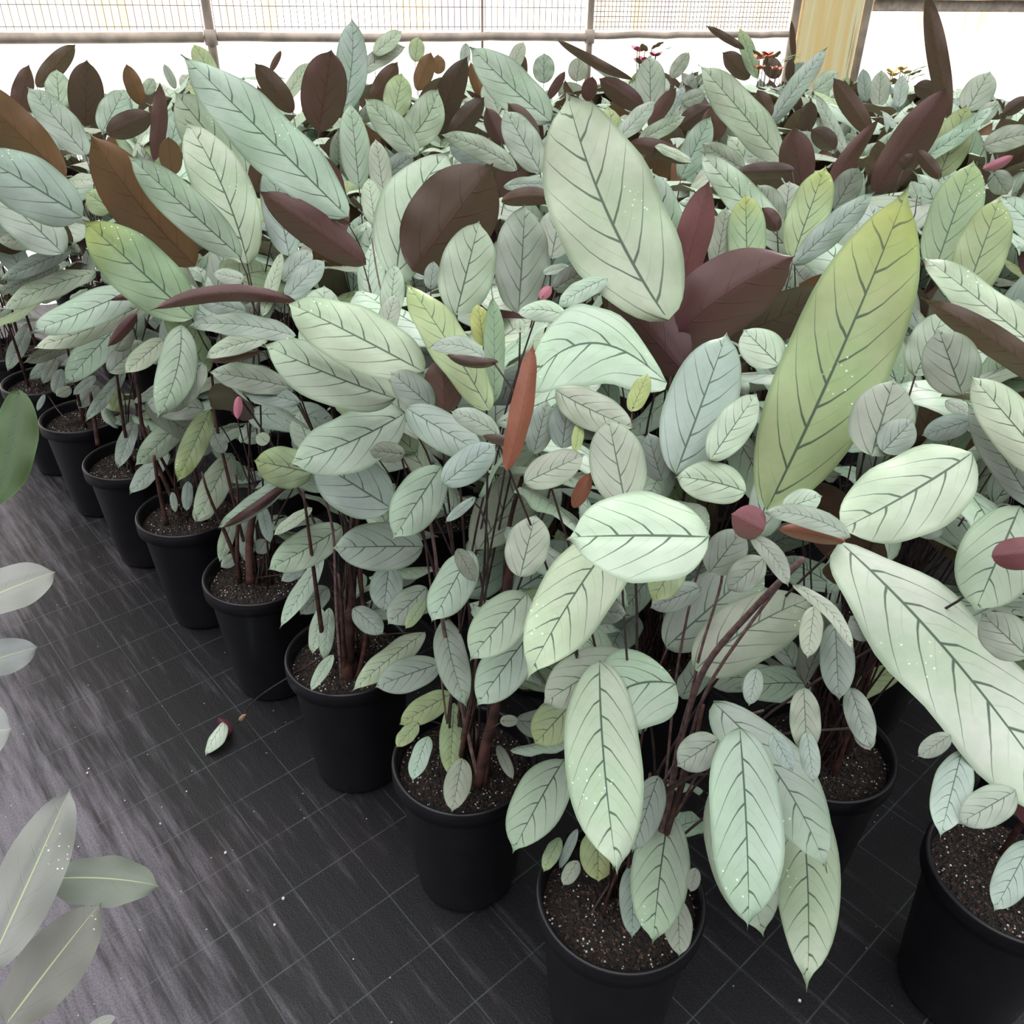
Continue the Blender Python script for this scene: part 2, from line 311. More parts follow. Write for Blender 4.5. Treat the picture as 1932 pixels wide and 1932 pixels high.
# ---------------------------------------------------------------- leaves
# per leaf: plant, kind, base xyz, tip xyz, face normal, width, sideways bend, arch, cup (metres)
HERO = """
0 fg .270 .568 1.176 .207 .604 1.176 -.34 -.58 .74 .019 -.006 .04 .04
0 br .271 .578 1.165 .222 .605 1.159 -.50 -.79 .36 .015 -.001 .01 .26
0 bi .210 .597 1.162 .185 .613 1.168 -.41 -.82 .40 .030 -.000 .03 .15
0 fk .202 .603 1.153 .231 .571 1.123 -.23 -.76 .60 .017 .005 .02 .05
0 fg .241 .591 1.111 .284 .538 1.082 -.15 -.56 .81 .013 .009 .00 .03
0 fM .394 .652 1.210 .276 .611 1.153 -.24 -.48 .84 .077 .004 .03 .09
0 bi .416 .611 1.130 .459 .598 1.146 -.42 -.77 .48 .029 -.000 .03 .15
0 fM .169 .611 1.146 .047 .608 1.145 .00 -.46 .89 .089 -.000 .04 .04
0 fM .479 .653 1.184 .415 .729 1.249 -.31 -.75 .59 .046 -.000 .02 .12
0 fm .469 .676 1.142 .418 .608 1.071 -.34 -.54 .77 .067 -.000 .01 .10
0 fg .464 .530 .927 .411 .512 .902 -.22 -.49 .84 .033 -.000 .05 .06
0 fg .486 .513 .879 .438 .463 .845 -.21 -.40 .89 .030 -.000 .04 .06
0 fg .284 .633 1.056 .269 .586 1.032 -.14 -.43 .89 .021 -.000 .01 .08
0 fm .213 .672 1.155 .152 .699 1.154 -.32 -.71 .63 .039 -.003 .00 .04
0 fg .472 .593 1.032 .443 .635 1.049 -.39 -.56 .73 .043 -.000 .01 .09
0 fy .159 .661 1.093 .129 .618 1.069 .11 -.55 .83 .032 -.000 .03 .03
0 fg .442 .586 .917 .394 .505 .893 -.29 -.10 .95 .034 -.000 .01 .02
0 fk .247 .571 .953 .262 .541 .935 -.41 -.61 .67 .019 -.000 .03 .02
0 fm .254 .684 1.129 .287 .681 1.147 -.44 -.47 .77 .028 -.000 .05 .02
0 fk .235 .654 1.094 .202 .639 1.067 -.14 -.78 .61 .029 -.000 .05 .02
0 fm .182 .695 1.175 .230 .747 1.220 -.06 -.62 .78 .035 -.000 .02 .04
0 fk .490 .687 1.135 .426 .740 1.217 -.29 -.89 .34 .032 -.000 .05 .08
0 fk .307 .632 1.037 .308 .585 .981 -.49 -.67 .56 .032 -.000 .01 .07
0 fk .283 .579 .947 .285 .542 .918 -.18 -.61 .77 .019 -.000 .01 .11
0 fg .011 .697 1.146 .068 .714 1.169 -.08 -.68 .72 .034 -.000 .01 .02
0 br -.006 .706 1.152 .017 .770 1.258 .21 -.86 .47 .023 -.002 .05 .22
0 fg .106 .680 1.133 .091 .745 1.192 -.18 -.68 .71 .053 -.000 .01 .02
0 fk .417 .575 .950 .389 .568 .927 -.35 -.66 .66 .019 -.000 .02 .09
0 fk .328 .610 .975 .342 .568 .937 -.36 -.69 .62 .026 -.000 .00 .07
0 fk .283 .609 .975 .284 .567 .925 -.18 -.75 .63 .029 -.000 .03 .04
0 fk .237 .616 .992 .228 .592 .966 -.04 -.73 .68 .019 -.000 .02 .08
0 fk .401 .688 1.125 .387 .688 1.100 -.62 -.71 .34 .034 -.000 .01 .02
0 fk .191 .667 1.067 .219 .679 1.110 -.27 -.86 .42 .038 -.000 .04 .03
0 fk .336 .592 .949 .344 .570 .932 -.41 -.64 .65 .019 -.000 .02 .01
0 fg .041 .781 1.204 .117 .739 1.184 -.21 -.71 .67 .039 -.003 .04 .07
0 fW .383 .834 .995 .519 .488 .902 -.10 -.29 .95 .122 .009 .04 .10
0 br .059 .702 1.116 .075 .715 1.149 -.24 -.86 .44 .016 -.000 .05 .19
0 fL .060 .730 1.162 .066 .761 1.182 .16 -.56 .81 .012 -.000 .01 .02
0 fk .393 .714 .950 .372 .737 .961 -.43 -.68 .59 .031 -.000 .04 .10
0 fk .183 .660 1.055 .135 .656 1.031 -.20 -.82 .54 .026 -.000 .02 .08
0 bk .012 .741 1.167 -.031 .739 1.174 .11 -.87 .49 .011 .002 .00 .22
0 fk .364 .749 1.158 .391 .760 1.188 -.29 -.78 .55 .034 -.000 .03 .05
0 fk .446 .757 1.190 .407 .767 1.167 -.42 -.84 .35 .025 -.000 .02 .11
0 fg .158 .723 1.143 .215 .832 1.249 .02 -.70 .71 .070 -.000 .03 .04
0 fg -.013 .765 1.160 -.063 .767 1.186 .27 -.77 .58 .024 -.003 .02 .10
0 fg .356 .752 1.151 .379 .797 1.216 -.25 -.75 .61 .062 -.000 .01 .08
0 fk .149 .739 1.126 .134 .765 1.167 -.39 -.84 .39 .031 -.000 .05 .04
0 fk .049 .760 1.150 .055 .783 1.197 -.23 -.87 .44 .035 -.000 .01 .07
0 fk .021 .770 1.138 .034 .790 1.189 .04 -.94 .35 .028 -.000 .05 .09
0 fM .250 .662 .865 .239 .494 .762 .03 -.52 .85 .077 -.000 .05 .00
0 fL .121 .803 1.171 .140 .838 1.200 -.14 -.58 .80 .021 -.000 .01 .07
0 fg .452 .825 1.179 .474 .807 1.171 -.35 -.71 .61 .015 -.000 .05 .08
0 fM .132 .799 1.044 .017 .629 .962 -.05 -.41 .91 .079 -.004 .05 .09
0 bk -.017 .849 1.205 -.073 .847 1.213 .09 -.90 .42 .013 .004 .05 .26
0 fg -.030 .852 1.207 -.092 .860 1.215 .03 -.59 .80 .025 -.010 .01 .05
0 fg -.075 .797 1.085 -.018 .829 1.119 -.06 -.68 .74 .040 -.000 .03 .08
0 fg .490 .864 1.169 .461 .900 1.231 -.38 -.86 .33 .058 -.000 .04 .06
1 fg -.120 .869 1.140 -.031 .822 1.107 -.05 -.64 .77 .046 -.000 .02 .10
0 fk .084 .748 .958 .127 .732 .962 -.29 -.63 .72 .030 -.000 .03 .08
0 fk .232 .669 .839 .187 .655 .810 -.31 -.57 .76 .041 -.000 .03 .05
0 fg .247 .755 .810 .330 .550 .776 -.16 -.22 .96 .077 .015 .02 .05
0 fg .010 .758 .991 .027 .819 1.035 -.08 -.57 .82 .049 -.000 .05 .02
9 bb .619 .889 1.160 .457 .952 1.249 -.27 -.95 .17 .033 -.005 .05 .15
0 fy -.026 .860 1.142 -.127 .974 1.251 .15 -.61 .78 .050 -.000 .05 .04
1 fk -.091 .886 1.132 -.139 .894 1.173 .29 -.82 .50 .038 -.000 .04 .03
0 fY .298 .851 1.025 .432 .994 1.364 -.32 -.82 .47 .119 -.005 .03 .11
0 fM .112 .805 .828 .116 .553 .760 -.04 -.26 .96 .090 -.005 .03 .11
1 bp -.079 .891 1.123 -.081 .916 1.185 .21 -.91 .37 .046 -.000 .02 .15
1 fm -.103 .913 1.165 -.274 .997 1.217 -.09 -.65 .76 .077 -.000 .03 .09
0 fG -.022 .883 1.141 -.026 .988 1.234 .19 -.64 .74 .025 -.000 .03 .02
0 fg .262 .710 .726 .285 .552 .656 -.25 -.42 .87 .079 -.000 .05 .06
0 fm .308 .936 1.171 .272 .983 1.197 -.23 -.59 .77 .050 -.000 .02 .05
0 fM .180 .935 1.147 .009 .915 1.141 .04 -.60 .80 .112 -.059 .03 .04
1 fL -.036 .954 1.180 -.045 .993 1.220 .26 -.66 .71 .027 -.000 .03 .03
1 fm .063 1.003 1.202 .001 1.016 1.201 -.14 -.64 .76 .030 -.006 .03 .12
0 fm .200 .762 .833 .106 .744 .796 -.27 -.36 .89 .111 -.020 .01 .09
0 fm .386 .799 .657 .330 .516 .622 -.14 -.10 .99 .078 .007 .02 .10
1 fg -.045 .896 1.009 -.080 .859 .995 .27 -.54 .80 .013 -.000 .00 .08
10 fm .485 .970 1.146 .524 1.018 1.211 -.17 -.75 .65 .050 -.000 .03 .01
1 fM .007 .998 1.182 .005 1.008 1.197 .04 -.83 .55 .013 -.000 .02 .00
0 fg .151 .825 .823 .041 .764 .793 -.02 -.41 .91 .073 -.003 .01 .08
9 fM .631 .922 1.175 .534 1.147 1.246 -.47 -.44 .77 .050 -.000 .02 .06
1 fm -.090 .941 1.026 -.143 .859 .971 .33 -.66 .68 .060 -.000 .00 .09
10 fg .492 1.003 1.160 .509 1.018 1.188 -.29 -.77 .57 .030 -.000 .03 .12
1 fM -.149 .990 1.096 -.307 .989 1.167 .32 -.62 .71 .078 .006 .03 .08
1 fg -.171 1.045 1.152 -.155 1.090 1.199 .19 -.73 .65 .027 -.000 .04 .05
1 fk -.141 .987 1.018 -.187 .979 1.027 .25 -.88 .40 .028 -.000 .01 .09
0 fg .237 .822 .799 .410 .912 .853 -.05 -.44 .90 .090 .010 .03 .11
1 fM -.144 1.030 1.057 -.293 .977 1.007 -.02 -.66 .75 .084 .009 .04 .06
1 fm .122 1.132 1.210 .055 1.092 1.183 .08 -.65 .75 .030 -.003 .03 .08
0 fm .021 .926 .839 -.052 .840 .795 .03 -.48 .88 .067 -.000 .04 .00
1 fk -.072 .934 .906 -.047 .916 .864 .19 -.86 .47 .024 -.000 .05 .07
0 fg .204 .794 .634 .164 .711 .582 -.09 -.50 .86 .045 -.000 .00 .04
0 fk .256 .725 .533 .248 .703 .511 -.30 -.63 .71 .019 -.000 .04 .06
1 bq .033 1.130 1.181 .049 1.139 1.196 .21 -.93 .31 .015 -.000 .01 .12
1 fM .205 1.107 1.163 .065 1.307 1.419 -.06 -.80 .60 .150 .016 .00 .01
1 fm -.172 1.129 1.148 -.166 1.175 1.214 -.03 -.82 .57 .034 -.000 .01 .09
1 fm -.058 .995 .861 -.106 .891 .815 -.00 -.41 .91 .059 .002 .03 .12
0 fg .212 .889 .779 .355 .979 .860 -.18 -.49 .86 .090 -.000 .05 .01
0 fM .034 .936 .772 -.045 .855 .697 -.15 -.58 .80 .069 -.000 .03 .04
0 fm .242 .846 .492 .197 .661 .462 -.02 -.16 .99 .083 -.002 .03 .11
2 bp -.317 1.210 1.145 -.504 1.138 1.152 .34 -.86 .38 .025 -.018 .05 .26
0 fy .091 .894 .669 .036 .836 .644 -.00 -.40 .92 .060 -.000 .02 .00
1 fm -.084 1.178 1.140 -.053 1.255 1.254 .15 -.84 .53 .079 -.000 .02 .04
-1 fA -.688 .627 .418 -.673 .886 .481 .49 -.23 .84 .085 -.000 .04 .02
2 fm -.363 1.187 1.130 -.338 1.248 1.209 .14 -.80 .58 .021 -.000 .03 .12
1 bp -.206 1.100 .969 -.313 1.051 .961 .38 -.88 .28 .017 .005 .03 .22
1 fk .054 1.212 1.169 .103 1.231 1.195 .18 -.92 .34 .033 -.000 .04 .11
2 fg -.316 1.182 1.103 -.472 1.180 1.118 .08 -.64 .77 .038 -.006 .05 .02
0 fg .253 .766 .403 .249 .697 .370 .11 -.44 .89 .043 -.000 .03 .08
-1 fC -.693 .622 .304 -.612 .775 .356 .21 -.41 .89 .094 -.000 .04 .06
-1 fA -.599 .643 .257 -.564 .659 .258 .11 -.27 .96 .017 -.000 .01 .02
1 fM .039 1.236 1.185 .079 1.243 1.194 -.04 -.69 .72 .016 -.000 .03 .01
11 bp .227 1.219 1.086 .399 1.232 1.217 -.20 -.91 .36 .116 .012 .01 .21
2 fg -.333 1.215 1.149 -.281 1.261 1.192 .08 -.73 .67 .038 -.000 .05 .02
2 fg -.399 1.244 1.166 -.443 1.241 1.176 .21 -.68 .70 .026 -.000 .01 .08
1 fg -.126 1.242 1.156 -.121 1.262 1.193 -.03 -.89 .46 .024 -.000 .02 .04
1 fg -.178 1.069 .883 -.295 1.109 .942 .08 -.75 .66 .090 -.000 .01 .00
0 fg .190 .810 .419 .184 .721 .374 .08 -.46 .88 .040 -.000 .02 .05
-1 fB -.694 .801 .375 -.540 .817 .337 .25 -.03 .97 .086 .006 .02 .11
1 fg .005 1.226 1.127 .012 1.335 1.261 .22 -.76 .61 .083 -.000 .03 .04
2 fg -.347 1.258 1.160 -.305 1.292 1.198 .14 -.82 .55 .034 -.000 .05 .00
11 bp .251 1.188 1.056 .140 1.275 1.155 -.34 -.86 .37 .101 -.000 .03 .21
2 fg -.410 1.264 1.110 -.477 1.248 1.136 .38 -.80 .47 .033 -.000 .02 .07
2 fM -.377 1.243 1.075 -.463 1.201 1.059 .15 -.60 .79 .035 -.005 .04 .00
-1 fD -.760 1.207 1.001 -.780 1.082 .857 .31 -.74 .60 .066 .007 .01 .12
-1 fA -.801 .981 .753 -.715 1.086 .746 .47 -.33 .82 .074 -.000 .05 .01
-1 fA -.801 .947 .670 -.732 1.009 .657 .50 -.39 .77 .057 -.000 .01 .05
2 bp -.387 1.240 1.057 -.469 1.220 1.046 .19 -.94 .28 .012 .003 .03 .22
11 bi .254 1.323 1.125 .290 1.366 1.294 .04 -.97 .24 .058 -.000 .03 .13
1 fg -.140 1.119 .781 -.274 1.075 .806 .34 -.66 .67 .078 -.000 .05 .03
0 fg .112 .848 .374 .088 .814 .359 -.17 -.29 .94 .026 -.000 .02 .12
0 fy .144 .887 .401 .142 .811 .372 -.06 -.35 .93 .057 -.000 .01 .06
2 fm -.273 1.427 1.214 -.515 1.468 1.444 .33 -.81 .49 .098 -.000 .01 .06
2 fg -.357 1.257 .990 -.474 1.233 1.024 .33 -.67 .66 .048 -.000 .05 .01
2 fg -.340 1.245 .969 -.431 1.234 .996 .29 -.65 .71 .035 -.000 .03 .03
-1 fA -.858 .938 .531 -.790 .964 .523 .21 -.26 .94 .104 -.000 .03 .03
0 fy .085 .885 .380 .058 .832 .366 -.07 -.22 .97 .026 -.000 .05 .11
10 fy .707 1.327 1.118 .766 1.421 1.266 -.34 -.73 .60 .076 -.000 .03 .02
0 fk .113 .890 .396 .083 .847 .351 -.32 -.57 .76 .017 -.000 .03 .09
2 bp -.250 1.423 1.138 -.404 1.390 1.262 .30 -.94 .13 .061 -.000 .01 .17
1 fk -.014 .973 .548 .017 .978 .544 .21 -.76 .62 .019 -.000 .02 .04
1 fg -.110 1.114 .641 -.065 .955 .597 -.09 -.29 .95 .053 -.005 .01 .07
0 fm .094 .991 .444 .009 .849 .388 -.22 -.24 .94 .090 -.000 .05 .00
1 fy -.141 1.117 .678 -.170 1.070 .651 .02 -.52 .85 .023 -.000 .01 .10
2 bb -.173 1.426 1.128 -.040 1.484 1.290 .11 -.96 .25 .144 -.000 .01 .13
2 fY -.550 1.410 1.046 -.703 1.418 1.207 .38 -.84 .40 .101 -.000 .02 .04
1 fg -.142 1.153 .674 -.202 1.092 .643 .03 -.47 .88 .059 -.000 .00 .09
11 fg .475 1.473 1.136 .588 1.477 1.258 -.46 -.76 .46 .047 -.000 .03 .12
11 fY .387 1.430 1.135 .385 1.514 1.246 -.41 -.73 .54 .065 -.000 .01 .08
11 fk .344 1.473 1.127 .356 1.509 1.224 .02 -.94 .35 .043 -.000 .02 .07
1 fg -.208 1.182 .696 -.213 1.126 .641 .03 -.70 .71 .056 -.000 .03 .00
1 fg -.079 1.025 .403 -.091 .935 .375 -.07 -.29 .96 .047 -.000 .02 .07
12 fg .060 1.463 1.142 .077 1.522 1.219 -.18 -.76 .62 .069 -.000 .03 .05
2 fM -.202 1.432 1.107 -.118 1.605 1.289 .17 -.75 .63 .112 .024 .03 .03
2 fy -.352 1.310 .803 -.448 1.294 .835 .33 -.72 .61 .075 -.000 .02 .10
1 fm -.144 1.082 .395 -.164 .998 .373 -.17 -.20 .96 .036 -.000 .05 .04
1 fk -.019 1.068 .390 .010 1.014 .363 -.19 -.52 .83 .021 -.000 .01 .09
1 fy -.100 1.143 .418 -.099 .997 .386 -.07 -.21 .97 .046 -.000 .03 .06
3 fm -.500 1.562 1.107 -.670 1.562 1.281 .36 -.87 .35 .074 -.000 .01 .05
22 fy .741 1.516 1.113 .808 1.624 1.287 -.44 -.68 .59 .087 -.000 .03 .03
22 fM .942 1.521 1.157 .873 1.616 1.225 -.39 -.71 .59 .055 -.000 .04 .01
2 bq -.491 1.401 .906 -.496 1.384 .868 .42 -.84 .34 .016 -.000 .03 .16
11 fY .500 1.557 1.122 .553 1.637 1.271 -.34 -.77 .54 .073 -.000 .02 .01
1 fy -.169 1.133 .374 -.203 1.084 .363 .01 -.22 .98 .033 -.000 .02 .05
23 bp .482 1.611 1.159 .448 1.627 1.196 -.27 -.95 .14 .033 -.000 .02 .28
3 bo -.622 1.656 1.063 -.748 1.608 1.308 .48 -.88 .07 .109 .010 .02 .13
1 fk -.078 1.129 .390 -.063 1.101 .353 .16 -.75 .65 .026 -.000 .02 .02
3 bp -.664 1.556 1.029 -.746 1.529 1.033 .31 -.94 .12 .015 -.008 .04 .22
2 fm -.457 1.416 .804 -.478 1.424 .819 .18 -.72 .67 .027 -.000 .01 .04
1 fy -.109 1.196 .389 -.205 1.137 .364 .10 -.53 .84 .051 -.000 .04 .05
23 fM .525 1.617 1.109 .351 1.793 1.268 -.45 -.80 .39 .063 -.000 .04 .04
2 fm -.385 1.399 .674 -.458 1.359 .635 -.03 -.66 .75 .025 -.000 .04 .06
3 fM -.516 1.645 1.071 -.641 1.788 1.309 .16 -.81 .57 .110 -.014 .03 .07
1 fg -.136 1.257 .409 -.257 1.198 .399 .12 -.39 .91 .071 -.000 .04 .02
4 fg -.867 1.752 1.129 -1.017 1.701 1.256 .61 -.65 .45 .123 -.000 .05 .08
3 fm -.667 1.640 .950 -.670 1.452 .835 .44 -.47 .76 .073 .013 .04 .12
2 fg -.308 1.317 .496 -.243 1.266 .474 -.09 -.49 .87 .046 -.000 .02 .12
13 bp -.342 1.801 1.109 -.584 1.736 1.341 .44 -.87 .22 .043 -.000 .01 .14
12 bb -.031 1.737 1.176 .080 1.735 1.182 -.03 -.98 .22 .036 .007 .03 .18
2 fM -.172 1.332 .425 -.297 1.186 .402 .15 -.28 .95 .055 -.000 .04 .10
4 fy -.797 1.737 1.147 -.837 1.733 1.181 .45 -.78 .44 .058 -.000 .05 .05
2 fm -.341 1.436 .607 -.467 1.325 .578 .36 -.59 .72 .074 .003 .05 .02
2 fm -.354 1.295 .394 -.385 1.216 .369 .04 -.32 .95 .027 -.000 .03 .01
3 fg -.624 1.606 .886 -.679 1.510 .815 .16 -.64 .75 .061 -.000 .02 .09
13 fm -.281 1.745 1.122 -.300 1.815 1.201 .01 -.75 .66 .043 -.000 .05 .10
3 fg -.454 1.720 1.065 -.504 1.850 1.226 .22 -.73 .65 .072 -.000 .00 .06
23 fk .538 1.796 1.128 .490 1.842 1.194 -.50 -.84 .21 .058 -.000 .04 .11
13 fg -.029 1.851 1.180 .083 1.824 1.187 -.23 -.86 .45 .029 .005 .04 .05
3 bp -.453 1.537 .661 -.596 1.447 .587 .26 -.83 .50 .020 .005 .03 .12
2 fm -.376 1.395 .433 -.378 1.311 .361 .16 -.64 .75 .032 -.000 .05 .11
3 fm -.463 1.541 .663 -.603 1.458 .584 .10 -.76 .64 .043 .006 .01 .05
2 fm -.397 1.408 .422 -.406 1.330 .361 -.02 -.62 .79 .032 -.000 .00 .01
3 fm -.488 1.827 1.149 -.382 1.872 1.160 .32 -.85 .41 .032 -.000 .04 .12
3 fM -.741 1.717 .889 -.799 1.631 .847 .37 -.60 .71 .047 -.000 .02 .02
23 fg .560 1.845 1.135 .568 1.886 1.194 -.40 -.73 .55 .069 -.000 .03 .12
23 fk .682 1.912 1.132 .714 1.905 1.221 -.34 -.94 .05 .060 -.000 .01 .04
3 fg -.536 1.551 .587 -.510 1.493 .524 .06 -.72 .69 .028 -.000 .02 .05
4 bp -.803 1.755 .930 -.868 1.725 .866 .18 -.95 .27 .026 -.000 .02 .25
23 fm .855 1.908 1.158 .839 1.928 1.190 -.20 -.88 .43 .028 -.000 .01 .03
3 fk -.641 1.634 .709 -.620 1.620 .669 .11 -.92 .38 .035 -.000 .03 .04
2 fM -.415 1.541 .461 -.489 1.397 .374 -.06 -.50 .87 .044 .004 .03 .04
23 bp .685 1.980 1.068 .769 1.983 1.308 -.44 -.88 .16 .043 .023 .01 .24
4 fg -1.000 1.896 1.015 -1.128 1.929 1.136 .49 -.56 .67 .107 -.000 .04 .06
2 fg -.408 1.520 .391 -.460 1.459 .361 .02 -.45 .89 .058 -.000 .03 .03
34 fk 1.051 2.010 1.196 1.087 1.989 1.152 -.50 -.86 -.00 .049 -.000 .04 .11
23 bk .610 2.000 1.195 .484 2.046 1.179 -.36 -.93 .12 .039 -.000 .03 .22
3 fy -.695 1.779 .697 -.734 1.611 .599 .42 -.53 .74 .057 -.000 .04 .05
4 fM -.889 1.979 .917 -1.051 1.769 .881 .42 -.46 .78 .089 .004 .00 .08
3 fg -.468 1.574 .404 -.517 1.540 .390 .15 -.55 .82 .030 -.000 .03 .04
3 fg -.706 1.774 .701 -.827 1.750 .728 .29 -.58 .76 .072 -.000 .02 .08
4 fk -.908 1.837 .813 -.882 1.882 .857 .58 -.72 .39 .048 -.000 .02 .10
3 fk -.728 1.730 .612 -.691 1.741 .630 .13 -.93 .33 .036 -.000 .03 .05
13 fg -.308 2.068 1.108 -.330 2.134 1.227 .16 -.85 .51 .054 -.000 .01 .09
3 fm -.659 1.766 .592 -.728 1.649 .474 .17 -.75 .64 .068 -.000 .00 .08
14 bb -.618 2.093 1.110 -.560 2.122 1.217 .20 -.97 .15 .062 -.000 .03 .14
5 fg -1.069 2.053 1.005 -1.191 1.973 1.019 .46 -.59 .66 .055 -.000 .03 .11
3 fk -.573 1.650 .427 -.591 1.629 .400 .23 -.83 .51 .038 -.000 .01 .05
4 fg -.936 1.835 .760 -.876 1.924 .806 .50 -.64 .59 .059 -.000 .03 .01
4 fM -.870 2.011 .879 -1.112 1.844 .811 .18 -.58 .79 .068 .010 .00 .02
4 fk -.851 1.799 .705 -.746 1.835 .580 .57 -.78 .26 .059 -.000 .01 .03
3 fg -.652 1.672 .368 -.684 1.632 .358 .47 -.55 .70 .031 -.000 .05 .07
14 fk -.315 2.154 1.140 -.246 2.158 1.189 -.07 -.98 .18 .052 -.000 .00 .07
3 fg -.640 1.743 .429 -.622 1.634 .367 .19 -.46 .87 .041 -.000 .03 .03
34 bq 1.123 2.200 1.168 1.176 2.176 1.205 -.45 -.89 .08 .025 -.004 .03 .23
3 fm -.676 1.744 .427 -.690 1.646 .364 .41 -.54 .74 .035 -.000 .00 .06
34 bb 1.022 2.187 1.147 .960 2.226 1.208 -.41 -.90 .16 .033 -.000 .00 .17
5 bo -.846 2.206 1.122 -.837 2.206 1.212 .21 -.98 -.03 .054 -.000 .01 .12
35 bp .701 2.211 1.108 .656 2.227 1.251 -.17 -.98 .06 .087 -.000 .05 .27
14 fm -.658 2.231 1.090 -.822 2.254 1.305 .27 -.91 .30 .137 -.000 .00 .05
5 bo -1.160 2.304 1.092 -1.310 2.214 1.340 .60 -.79 .08 .115 -.000 .02 .14
24 fm .336 2.271 1.200 .433 2.238 1.165 -.08 -.82 .57 .027 -.000 .02 .10
5 fg -1.102 2.138 .959 -1.263 2.057 .900 .28 -.86 .42 .045 -.000 .02 .08
25 bp .273 2.270 1.203 .433 2.284 1.155 .10 -.99 .04 .045 .008 .05 .19
25 fg -.000 2.277 1.136 -.190 2.266 1.217 .21 -.91 .36 .057 -.011 .00 .10
14 fm -.395 2.239 1.092 -.415 2.319 1.280 .36 -.85 .40 .077 -.000 .03 .09
5 fM -1.068 2.159 .895 -1.264 2.030 .836 .18 -.62 .77 .069 -.008 .03 .08
35 bk .966 2.286 1.148 .986 2.282 1.187 -.28 -.96 .05 .040 -.000 .05 .21
4 fm -.835 1.985 .581 -.934 1.845 .509 .48 -.65 .59 .065 -.000 .00 .10
5 fm -1.015 2.157 .780 -1.117 1.957 .672 .39 -.58 .72 .083 -.000 .04 .02
4 fg -.772 1.892 .398 -.806 1.821 .361 .16 -.52 .84 .054 -.000 .00 .08
35 fk .586 2.344 1.132 .472 2.369 1.190 -.15 -.98 .12 .054 -.000 .01 .10
25 fk -.073 2.368 1.143 -.180 2.354 1.179 .20 -.95 .22 .066 -.000 .05 .01
4 fg -.890 1.916 .392 -.874 1.874 .354 .14 -.64 .76 .019 -.000 .02 .08
4 fg -.851 1.937 .413 -.847 1.878 .355 .27 -.66 .70 .029 -.000 .04 .08
35 bp .979 2.464 1.051 1.092 2.430 1.326 -.54 -.83 .12 .109 -.000 .03 .21
36 fm .437 2.427 1.092 .510 2.477 1.242 -.03 -.94 .33 .072 -.000 .02 .01
25 fg .063 2.426 1.103 -.039 2.522 1.245 -.03 -.84 .54 .092 -.000 .03 .06
4 fg -.941 2.058 .433 -1.018 1.940 .367 .14 -.55 .83 .057 -.000 .04 .06
6 fg -1.293 2.506 1.174 -1.271 2.486 1.095 .22 -.93 .30 .057 -.000 .00 .12
6 fg -1.268 2.367 .848 -1.391 2.240 .805 .57 -.70 .44 .040 -.000 .04 .08
45 fm 1.068 2.555 1.096 1.271 2.511 1.280 -.53 -.74 .41 .049 -.016 .05 .00
44 fy 1.167 2.511 1.091 1.225 2.582 1.268 -.28 -.85 .44 .099 -.000 .02 .11
5 fy -1.100 2.196 .550 -1.111 2.146 .513 .54 -.58 .61 .032 -.000 .02 .02
6 fg -1.218 2.574 1.100 -1.361 2.623 1.272 .49 -.64 .59 .098 -.000 .02 .01
44 fg 1.322 2.626 1.154 1.434 2.577 1.200 -.51 -.73 .45 .072 .005 .03 .03
26 fm -.284 2.600 1.110 -.427 2.611 1.256 .29 -.89 .36 .085 -.000 .04 .04
5 fg -1.078 2.192 .461 -1.110 2.090 .358 .21 -.73 .66 .048 -.000 .04 .00
16 bp -1.045 2.609 1.082 -1.004 2.661 1.283 .22 -.95 .20 .047 -.005 .03 .22
6 bk -1.169 2.621 1.150 -1.043 2.671 1.198 .36 -.93 .02 .071 -.000 .00 .14
5 fg -1.133 2.316 .554 -1.206 2.160 .468 .41 -.58 .71 .039 -.000 .03 .01
45 bk .920 2.664 1.137 .844 2.685 1.185 -.30 -.95 -.04 .059 -.000 .05 .20
36 fm .773 2.649 1.098 .518 2.784 1.342 -.03 -.89 .46 .115 -.000 .02 .06
16 fm -1.021 2.688 1.104 -1.001 2.761 1.199 .28 -.79 .55 .063 -.000 .03 .01
45 bb 1.314 2.863 1.192 1.196 2.966 1.530 -.43 -.90 .12 .060 -.000 .03 .14
37 fm .364 2.803 1.127 .498 2.785 1.201 -.28 -.92 .27 .050 -.000 .04 .01
27 fm -.360 2.776 1.105 -.244 2.874 1.257 .26 -.89 .37 .109 -.021 .04 .01
26 bp -.048 2.804 1.110 -.099 2.831 1.212 -.12 -.97 .20 .060 -.000 .01 .26
45 fg .999 2.776 1.095 .911 2.920 1.254 -.30 -.79 .54 .040 -.000 .02 .09
17 fm -1.268 2.815 1.126 -1.212 2.913 1.236 .37 -.78 .51 .084 -.000 .02 .03
37 bb .060 2.845 1.116 -.034 2.881 1.219 -.21 -.97 .15 .065 -.000 .03 .26
6 fg -1.296 2.458 .479 -1.356 2.406 .437 .27 -.77 .58 .032 -.000 .01 .03
27 bk -.215 2.902 1.113 -.105 2.930 1.228 .07 -.98 .17 .069 -.000 .04 .14
6 fg -1.329 2.517 .422 -1.360 2.422 .384 .40 -.45 .80 .049 -.000 .04 .09
6 fg -1.502 2.506 .392 -1.513 2.458 .355 .25 -.63 .73 .019 -.000 .04 .09
37 fg .319 2.973 1.105 .437 3.031 1.217 -.20 -.77 .61 .066 -.000 .01 .08
46 bb .637 2.998 1.100 .621 3.024 1.208 -.37 -.92 .17 .085 -.000 .04 .24
7 fk -1.462 2.718 .495 -1.595 2.599 .458 .63 -.76 .17 .051 -.000 .00 .02
6 fg -1.473 2.616 .369 -1.504 2.571 .357 .43 -.50 .75 .042 -.000 .00 .10
7 fg -1.510 2.658 .416 -1.517 2.586 .356 .36 -.61 .70 .043 -.000 .01 .08
